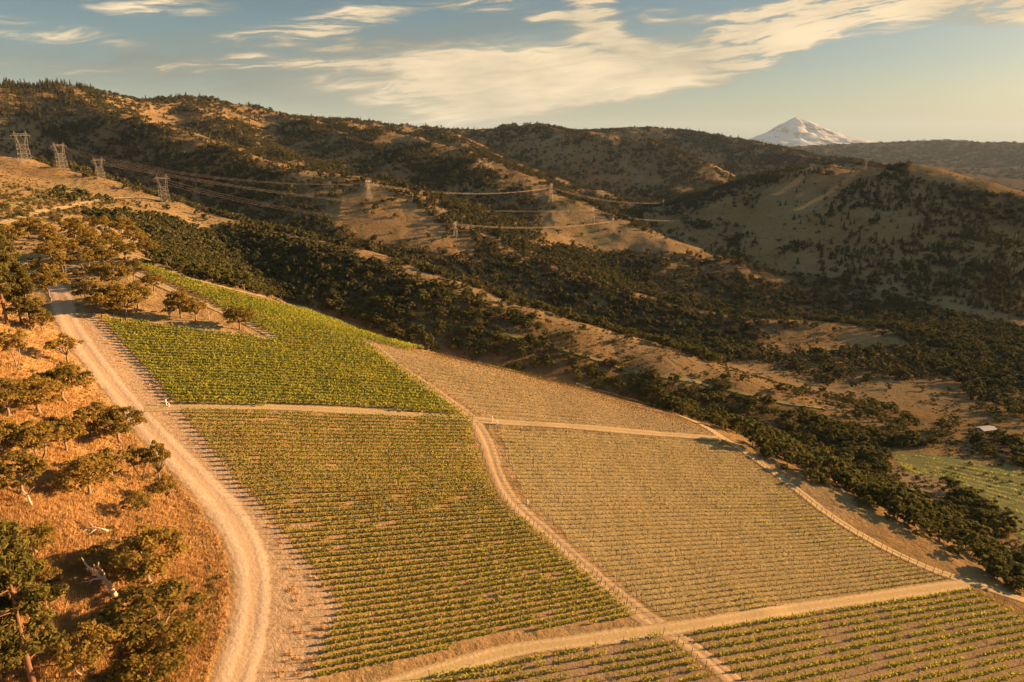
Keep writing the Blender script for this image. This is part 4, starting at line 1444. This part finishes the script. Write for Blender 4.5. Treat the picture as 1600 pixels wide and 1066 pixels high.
scatter('hillside_brush', np.stack([bx, by, bz - 0.1], 1), rng.uniform(0, 6.28, len(bx)), np.stack([s_ * 1.2, s_ * 1.2, s_ * 0.75], 1), rng.integers(0, 4, len(bx)), [p.single('hillside_brush_bush') for p in FARO],
        'low dark brush speckling the dry hillsides behind the vineyards', 'brush')
# ------------------------------------------------------------------ vine rows
mbp = MB(); mbp.bar((0, 0, -0.3), (0, 0, 1.75), 0.06, 0.055, 5)
o = mbp.build('end_post', M['post']); POST = o.data; bpy.data.objects.remove(o)


def vine_block(key, lo, hi, spacing, style, phrase, group, singles=0, posts=True):
    """rows run between two photo lines (near one first), cut to the field outline"""
    poly = WP[key]
    a0, a1 = hit1(*lo[0])[:2], hit1(*lo[1])[:2]
    b0, b1 = hit1(*hi[0])[:2], hit1(*hi[1])[:2]
    da = (a1 - a0) / np.linalg.norm(a1 - a0); db = (b1 - b0) / np.linalg.norm(b1 - b0)
    nrm = np.array([-da[1], da[0]])
    gap = abs(np.dot(((b0 + b1) - (a0 + a1)) / 2, nrm))
    cen_a = (a0 + a1) / 2; cen_b = (b0 + b1) / 2
    rows = []
    s0, s1 = spacing if isinstance(spacing, tuple) else (spacing, spacing)
    offs = []
    q_ = -14.0
    while q_ < gap + 95:
        offs.append(q_)
        q_ += s0 + (s1 - s0) * min(max(q_ / gap, 0), 1)
    for k, off in enumerate(offs):
        f = off / gap
        c = cen_a + (cen_b - cen_a) * f
        d = da + (db - da) * np.clip(f, 0, 1); d /= np.linalg.norm(d)
        t = np.arange(-170, 170, 1.05)
        t = t + 0.0
        px, py = c[0] + d[0] * t, c[1] + d[1] * t
        bend = 1.1 * fbm(t / 55, t * 0 + k * 0.02, 7, 2)
        px = px - d[1] * bend; py = py + d[0] * bend
        s = inpoly(px, py, poly)
        if s.sum() < 6:
            continue
        i0, i1 = np.where(s)[0][[0, -1]]
        rows.append((px[s], py[s], d, (px[i0], py[i0]), (px[i1], py[i1])))
    nrow = len(rows)
    for k, (px, py, d, e0, e1) in enumerate(rows):
        pz = ground_z(px, py)
        org = np.array([e0[0], e0[1], ground_z(e0[0], e0[1])])
        lab = phrase % nth(k + 1)
        root = empty('vine_row', tuple(map(float, org)), 0, lab, 'vine row', group)
        g = rng
        base = np.stack([px, py, pz], 1) - org
        side = np.array([-d[1], d[0], 0.0]); al = np.array([d[0], d[1], 0.0])
        dist = float(np.hypot(px.mean(), py.mean()))
        V_, F_ = [], []

        def leaves(b, n, ln, wd, z0, z1, sz, asp=0.8):
            q = np.repeat(b, n, axis=0)
            m_ = len(q)
            q = q + al * (g.uniform(-ln, ln, (m_, 1))) + side * (g.normal(size=(m_, 1)) * wd)
            q[:, 2] += g.uniform(z0, z1, m_) + 0.12 * g.normal(size=m_)
            nr = unit(g.normal(size=(m_, 3)) + np.array([0, 0, 0.7]))
            return quads(q, nr, sz * (0.6 + 0.8 * g.random(m_)), asp, g)
        miss = fbm(px / 4.5 + k * 3.1, py / 4.5, 200 + k, 2)
        big = fbm(px / 24, py / 24, 400, 3)
        if style == 'green':
            on = (miss > -0.30) & (miss + 0.9 * big > -0.58)
            hv = 0.75 if dist < 150 else 1.0
            pr = leaves(base[on], 22, 0.62, 0.17 * hv, 0.48 * hv, 1.32 * hv, 0.31)
            mt = M['vine']
        elif style == 'lush':
            on = miss + big > -0.62
            pr = leaves(base[on], 17, 0.60, 0.36, 0.55, 1.50, 0.46)
            mt = M['vinelush']
        elif style == 'gappy':
            on = miss + 1.1 * big > -0.20
            pr = leaves(base[on], 20, 0.58, 0.17, 0.35, 1.0, 0.29)
            mt = M['vinelush']
        elif style == 'dry':
            on = miss > -0.4
            pr = leaves(base[on], 8, 0.52, 0.08, 0.05, 0.55, 0.25, 0.55)
            mt = M['vinedry']
        else:                       # far
            on = miss + 1.3 * big > -0.22
            pr = leaves(base[on], 8, 0.6, 0.35, 0.1, 0.7, 0.30)
            mt = M['vine']
        if on.sum():
            fo_ = mesh_obj('vines', pr[0], pr[1], mt, root)
            tag(fo_, kind='stuff')
        if style == 'dry':
            on2 = (miss + 1.2 * big > 0.33)
            if on2.sum() > 2:
                pr = leaves(base[on2], 5, 0.35, 0.15, 0.25, 0.85, 0.26)
                tag(mesh_obj('green_shoots', pr[0], pr[1], M['vine'], root), kind='stuff')
        if style in ('gappy', 'green'):
            off = np.where(~on)[0] if style == 'green' else np.where(~on)[0]
            if len(off) > 3:
                mb = MB()
                for i in off:
                    bb = base[i]
                    mb.bar((bb[0], bb[1], bb[2] - 0.1), (bb[0], bb[1], bb[2] + 0.62), 0.055, 0.055, 4)
                tag(mb.build('grow_tubes', M['tube'], root), kind='stuff')
        # trunks of the vines
        if style in ('green', 'gappy') and on.sum():
            mb = MB()
            for bb in base[on][::1]:
                mb.bar((bb[0], bb[1], bb[2] - 0.1), (bb[0], bb[1], bb[2] + 0.85), 0.035, 0.03, 3)
            tag(mb.build('vine_stems', M['post'], root), kind='stuff')
        if posts:
            for e, sgn in ((e0, -1), (e1, 1)):
                q = np.array([e[0], e[1]]) + d * sgn * 0.7
                po = bpy.data.objects.new('end_post', POST)
                COL.objects.link(po); po.parent = root
                po.location = (q[0] - org[0], q[1] - org[1], float(ground_z(q[0], q[1])) - org[2])
                po.rotation_euler = (rng.uniform(-0.03, 0.03), 0.16 * sgn, math.atan2(d[1], d[0]))
                po.scale = (1.15, 1.15, 1.1)
            li = np.arange(6, len(base) - 4, 6 if style != 'dry' else 14)
            if nrow - 1 - k >= nrow - singles:
                for i in li:
                    po = bpy.data.objects.new('line_post', POST)
                    COL.objects.link(po); po.parent = root
                    po.location = tuple(map(float, base[i])); po.rotation_euler = (rng.uniform(-.04, .04), rng.uniform(-.04, .04), 0)
            elif len(li):
                mb = MB()
                for i in li:
                    bb = base[i]
                    mb.bar((bb[0], bb[1], bb[2] - 0.2), (bb[0], bb[1], bb[2] + 1.65), 0.05, 0.05, 4)
                tag(mb.build('line_posts', M['post'], root), kind='stuff')


vine_block('G1', [(500, 1060), (990, 957)], [(290, 646), (735, 660)], (1.45, 2.0), 'green',
           '%s yellow-green vine row up from the bottom lane, left of the diagonal track', 'vine rows of the lower left block', 14)
vine_block('G2', [(290, 630), (735, 648)], [(160, 500), (560, 530)], 2.0, 'lush',
           '%s lush green vine row counted up from the upper lane, left block', 'vine rows of the lush upper block', 0)
vine_block('G3', [(520, 508), (650, 547)], [(500, 489), (655, 545)], 2.4, 'lush',
           '%s vine row in the thin green strip along the far field edge', 'vine rows of the thin far strip', 0)
vine_block('D2', [(1050, 966), (1490, 908)], [(780, 670), (1120, 692)], (1.48, 1.95), 'dry',
           '%s dry brown vine row up from the bottom lane, right of the track', 'vine rows of the dry block', 8)
vine_block('D1', [(790, 657), (1110, 680)], [(640, 552), (900, 612)], 2.1, 'dry',
           '%s dry vine row above the upper lane, on the pale far field', 'vine rows of the pale upper block', 0, posts=False)
vine_block('B1', [(700, 1062), (1100, 998)], [(660, 1060), (1025, 992)], 1.7, 'gappy',
           '%s gappy green vine row from the bottom in the small centre block', 'vine rows of the bottom centre block', 10)
vine_block('B2', [(1240, 1060), (1600, 985)], [(1085, 985), (1515, 920)], 1.95, 'gappy',
           '%s gappy green vine row from the bottom in the right corner block', 'vine rows of the bottom right block', 20)
vine_block('RV', [(1450, 750), (1600, 830)], [(1400, 708), (1600, 742)], 2.6, 'far',
           '%s vine row in the small green vineyard beyond the tree belt', 'vine rows of the vineyard beyond the belt', 0, posts=False)

# ------------------------------------------------------------------ pylons
def pylon(u, v, hpx, rz, waist, label, D=None, name='transmission_tower'):
    if D is None:
        p = hit1(u, v)
    else:
        x_, y_, z_ = pix_dir(u, v); x_, y_ = x_ / y_ * D, D
        p = np.array([x_, y_, ground_z(x_, y_)])
    dist = float(np.linalg.norm(p))
    H = hpx * dist / F
    e = empty(name, (float(p[0]), float(p[1]), float(p[2]) - 0.3), rz, label, 'pylon', 'pylons carrying the power lines')
    s = H / 30.0
    bw = max(0.07, 0.00008 * dist)
    B, Wt = 4.6 * s, waist * s
    zw = 0.58 * H
    for sx in (-1, 1):
        for sy in (-1, 1):
            mb = MB(); mb.bar((sx * B, sy * B * 0.8, -1), (sx * Wt, sy * Wt * 0.7, zw), bw * 1.15)
            mb.build('leg', M['steel'], e)
    mb = MB()
    NP = 4
    for i in range(NP):
        f0, f1 = i / NP, (i + 1) / NP
        c0, c1 = B + (Wt - B) * f0, B + (Wt - B) * f1
        z0, z1 = zw * f0, zw * f1
        for sg in (-1, 1):
            mb.bar((-c0, sg * c0 * .8, z0), (c1, sg * c1 * .75, z1), bw * 0.75)
            mb.bar((c0, sg * c0 * .8, z0), (-c1, sg * c1 * .75, z1), bw * 0.75)
            mb.bar((sg * c0, -c0 * .8, z0), (sg * c1, c1 * .75, z1), bw * 0.7)
            mb.bar((-c1, sg * c1 * .75, z1), (c1, sg * c1 * .75, z1), bw * 0.7)
    mb.build('bracing', M['steel'], e)
    aw = max(5.2 * s, Wt * 1.02)
    zb = 0.86 * H
    mb = MB()
    for sx in (-1, 1):
        for sy in (-1, 1):
            mb.bar((sx * Wt, sy * Wt * 0.7, zw), (sx * aw, sy * 0.9 * s, zb), bw)
            mb.bar((sx * Wt * 0.3, sy * Wt * 0.6, zw), (sx * aw * 0.72, sy * 0.9 * s, zb), bw * 0.8)
        mb.bar((sx * Wt, 0, zw), (sx * (Wt + aw) * 0.36, 0, (zw + zb) / 2), bw * 0.7)
        mb.bar((sx * (Wt + aw) * 0.5, 0, (zw + zb) / 2), (sx * aw * 0.72, 0, zb), bw * 0.7)
    mb.build('window_frame', M['steel'], e)
    L = 8.8 * s
    mb = MB()
    for sy in (-1, 1):
        mb.bar((-L, sy * 0.6 * s, zb), (L, sy * 0.6 * s, zb), bw)
        mb.bar((-L * 0.75, sy * 0.6 * s, zb + 1.5 * s), (L * 0.75, sy * 0.6 * s, zb + 1.5 * s), bw * 0.9)
    for i in range(-5, 6):
        mb.bar((i * L * 0.15, 0, zb), ((i + 0.5) * L * 0.15, 0, zb + 1.5 * s), bw * 0.7)
    arm = mb.build('crossarm', M['steel'], e)
    for sx in (-1, 1):
        mb = MB()
        mb.bar((sx * 4.0 * s, 0, zb + 1.5 * s), (sx * 5.0 * s, 0, H), bw * 0.9)
        mb.bar((sx * 6.0 * s, 0, zb + 1.2 * s), (sx * 5.0 * s, 0, H), bw * 0.9)
        mb.build('earth_wire_peak', M['steel'], arm)
    att = []
    for xx in (-0.95, 0.0, 0.95):
        mb = MB()
        q = [(xx * L, 0, zb), (xx * L, 0, zb - 2.6 * s)]
        mb.tube([q[0], ((xx * L), 0, zb - 1.3 * s), q[1]], [bw * 0.9, bw * 1.3, bw * 0.9], 5)
        mb.build('insulator', M['insul'], arm)
        c_, s_ = math.cos(rz), math.sin(rz)
        att.append(Vector((p[0] + c_ * xx * L, p[1] + s_ * xx * L, p[2] - 0.3 + zb - 2.6 * s)))
    return att


def line(a, b, sag, label, group, rad=None):
    for p, q, which in zip(a, b, ('left', 'middle', 'right')):
        k = 28
        pts = []
        for i in range(k + 1):
            t = i / k
            w = p.lerp(q, t)
            pts.append((w.x, w.y, w.z - 4 * sag * t * (1 - t)))
        dm = (p.length + q.length) / 2
        mb = MB(); mb.tube(pts, [0.048 if rad is None else rad] * (k + 1), 5)
        o = mb.build('power_line', M['wire'])
        tag(o, label + ', %s one of three' % which, 'cable', group)


RZL = R(72)
t1 = pylon(40, 254, 38, R(60), 3.8, 'leftmost pylon, on the sunlit shoulder at the left edge')
t2 = pylon(98, 264, 33, R(60), 3.8, 'second pylon from the left on the sunlit crest')
t3 = pylon(158, 281, 29, R(50), 3.8, 'third pylon from the left on the sunlit crest')
t4 = pylon(258, 317, 38, R(50), 3.8, 'fourth and largest-looking pylon on the crest, right of the other three')
t5 = pylon(577, 313, 32, RZL, 1.8, 'faint pylon on the bright grassy spur left of centre')
t6 = pylon(861, 318, 31, RZL, 1.4, 'pylon on top of the bare orange spur at centre')
t7 = pylon(1035, 337, 25, RZL, 1.4, 'grey pylon right of centre, on the shaded spur')
t8 = pylon(926, 348, 25, RZL, 1.4, 'faint pylon just right of the bare orange spur top')
t9 = pylon(712, 371, 26, RZL, 2.2, 'pylon at the lower right foot of the bright grassy spur')
t10 = pylon(957, 366, 26, RZL, 1.4, 'dim pylon on the bare spur, lower right of its top')
t11 = pylon(1077, 357, 17, RZL, 1.4, 'small dim pylon on the tan spur right of centre')
t12 = pylon(1267, 272, 15, R(20), 1.4, 'left small pylon on the orange-lit far hilltop')
t13 = pylon(1298, 274, 15, R(20), 1.4, 'middle small pylon on the orange-lit far hilltop')
t14 = pylon(1352, 266, 14, R(20), 1.4, 'right small pylon on the orange-lit far hilltop')
t0 = [q + Vector((-190, -30, 10)) for q in t1]
line(t0, t1, 4, 'cable entering from the left edge to the leftmost pylon', 'cables of the upper power line')
line(t1, t2, 3, 'cable between the leftmost and second pylon', 'cables of the upper power line')
line(t2, t5, 14, 'long upper cable from crest pylons to the bright spur', 'cables of the upper power line')
line(t5, t6, 12, 'cable sagging between the bright and centre spurs', 'cables of the upper power line')
line(t6, t7, 10, 'cable dropping right from the centre spur pylon', 'cables of the upper power line')
line(t3, t8, 20, 'long middle cable from the third crest pylon across the valley', 'cables of the middle power line')
line(t2, t3, 3, 'short cable between the second and third crest pylons', 'cables of the middle power line')
line(t8, t11, 8, 'cable fading right from the faint centre pylon', 'cables of the middle power line')
line(t4, t9, 11, 'low glowing cable from the largest crest pylon to the spur foot', 'cables of the lower power line')
line(t3, t4, 3, 'short cable between the third and fourth crest pylons', 'cables of the lower power line')
line(t9, t10, 7, 'low cable from the spur foot to the dim pylon', 'cables of the lower power line')
line(t12, [q + Vector((-170, -260, -40)) for q in t12], 8, 'cable slanting down left from the left hilltop pylon', 'cables over the far hilltop', 0.03)
line(t13, [q + Vector((-170, -260, -40)) for q in t13], 8, 'cable slanting down left from the middle hilltop pylon', 'cables over the far hilltop', 0.03)
line(t14, [q + Vector((-300, -420, -50)) for q in t14], 10, 'cable slanting down left from the right hilltop pylon', 'cables over the far hilltop', 0.025)

# ------------------------------------------------------------------ shed beyond the belt
p = hit1(1540, 676); D = float(np.linalg.norm(p)); s = D / F
root = empty('shed', tuple(map(float, p)), R(14), 'low shed with pale grey metal roof on the dry field at right', 'shed')
w_, d_, h_ = 22 * s, 12 * s, 2.6
mb = MB(); mb.box((0, 0, h_ / 2 - 0.6), (w_ * 0.94, d_ * 0.9, h_ + 1.2)); mb.build('wall', M['shedwall'], root)
for sg in (-1, 1):
    for i in range(6):
        x0 = -w_ / 2 + w_ * i / 6; x1 = x0 + w_ / 6 - 0.05
        vs = []
        for zz in (0, 0.09):
            vs += [(x0, sg * d_ * 0.56, h_ - 0.1 + zz), (x1, sg * d_ * 0.56, h_ - 0.1 + zz), (x1, sg * 0.03, h_ + d_ * 0.13 + zz), (x0, sg * 0.03, h_ + d_ * 0.13 + zz)]
        mesh_obj('roof_panel', vs, [(0, 1, 2, 3), (7, 6, 5, 4), (0, 4, 5, 1), (1, 5, 6, 2), (2, 6, 7, 3), (3, 7, 4, 0)], M['roofmetal'], root)
mb = MB(); mb.box((-w_ * 0.2, -d_ * 0.455, 1.0), (2.2, 0.08, 2.0)); mb.build('door', M['post'], root)
p2 = hit1(1556, 677)

# ------------------------------------------------------------------ irrigation standpipes
for (u_, v_, hp_, lab) in [(260, 634, 9, 'taller white standpipe where the lane meets the pale road'), (264, 636, 5, 'short white valve box at the lane and road junction'),
                           (769, 659, 9, 'white standpipe at the crossing of lane and diagonal track'), (776, 664, 7, 'short white standpipe just right of the lane crossing'),
                           (824, 788, 7, 'small white marker pipe at the dry block edge by the track')]:
    p = hit1(u_, v_); D = float(np.linalg.norm(p)); hh = hp_ * D / F
    e = empty('irrigation_standpipe', tuple(map(float, p)), 0, lab, 'standpipe')
    mb = MB(); mb.tube([(0, 0, -0.3), (0, 0, hh * 0.9)], [0.16, 0.16], 10); mb.build('pipe', M['white'], e, True)
    mb = MB(); mb.tube([(0, 0, hh * 0.88), (0, 0, hh)], [0.22, 0.20], 10); mb.build('cap', M['white'], e, True)
    mb = MB(); mb.tube([(0, 0, hh * 0.6), (0.35, 0, hh * 0.6), (0.42, 0, hh * 0.5)], [0.08, 0.08, 0.08], 8); mb.build('outlet', M['white'], e, True)

# ------------------------------------------------------------------ snow mountain far away
MD = 30000.0
pk = P(1243, 183, MD); sc_ = MD / F
nth_, nrr = 220, 70
th = np.linspace(0, 2 * math.pi, nth_, endpoint=False)
rrk = np.linspace(0, 1, nrr) ** 1.2
TH, RK = np.meshgrid(th, rrk, indexing='ij')
prof_x = np.array([0, 8, 20, 40, 60, 80, 100, 130, 175]) / 175.0
prof_z = np.array([0, -3, -9, -20, -29, -34, -37, -41, -60])
Rm = RK * 200 * sc_
lobes = 1 + 0.14 * np.cos(TH - 0.2) + 0.08 * np.cos(TH * 3 + 0.6) + 0.04 * np.cos(TH * 5 + 2)
zz = np.interp(RK, prof_x, prof_z) * sc_
XX = np.cos(TH) * Rm * lobes; YY = np.sin(TH) * Rm * lobes
rug = 0.55 * np.abs(fbm(np.cos(TH) * 2.6 + 50, np.sin(TH) * 2.6 + RK * 2.5, 301, 3)) + 1.0 * np.abs(fbm(XX / 900, YY / 900, 303, 4))
zz = zz - rug * 420 * np.clip(RK * 5, 0.04, 1) * np.clip(1.25 - RK, 0.1, 1)
i = np.arange(nth_ * nrr).reshape(nth_, nrr)
i2 = np.roll(i, -1, axis=0)
f = np.stack([i[:, :-1], i[:, 1:], i2[:, 1:], i2[:, :-1]], -1).reshape(-1, 4)
mm_, n, out = new_mat('snow_and_rock')
geo = n.new('ShaderNodeNewGeometry')
sp = n.new('ShaderNodeSeparateXYZ'); n.l.new(geo.outputs['Position'], sp.inputs[0])
sl = n.new('ShaderNodeSeparateXYZ'); n.l.new(geo.outputs['True Normal'], sl.inputs[0])
nz = n.noise(geo.outputs['Position'], 0.0016, 6, 0.65)
rock = n.m('ADD', n.m('MULTIPLY', n.m('SUBTRACT', 0.86, sl.outputs[2]), 1.6), n.m('SUBTRACT', nz, 0.535))
fz = n.sm(n.m('ADD', rock, n.m('MULTIPLY', n.sm(sp.outputs[2], pk[2] - 30 * sc_, pk[2] - 42 * sc_), 0.35)), 0.0, 0.16)
b = n.new('ShaderNodeBsdfDiffuse')
n.l.new(n.mix(fz, (0.50, 0.475, 0.45), (0.17, 0.145, 0.125)), b.inputs['Color'])
n.l.new(b.outputs[0], out.inputs['Surface'])
mo_ = mesh_obj('snow_mountain', np.stack([XX + pk[0], YY + pk[1], zz + pk[2]], -1).reshape(-1, 3), f, mm_, smooth=True)
tag(mo_, kind='structure')

# ------------------------------------------------------------------ air
hb = MB(); hb.box((0, 18000, 400), (90000, 84000, 1560))
hm, n, out = new_mat('pale_air')
pv = n.new('ShaderNodeVolumePrincipled')
pv.inputs['Color'].default_value = (0.50, 0.68, 0.95, 1)
pv.inputs['Density'].default_value = 1.3e-5
pv.inputs['Anisotropy'].default_value = 0.0
n.l.new(pv.outputs[0], out.inputs['Volume'])
hz = hb.build('haze', hm)
tag(hz, 'thin evening haze softening the far hills and mountain', 'haze', None, 'stuff')
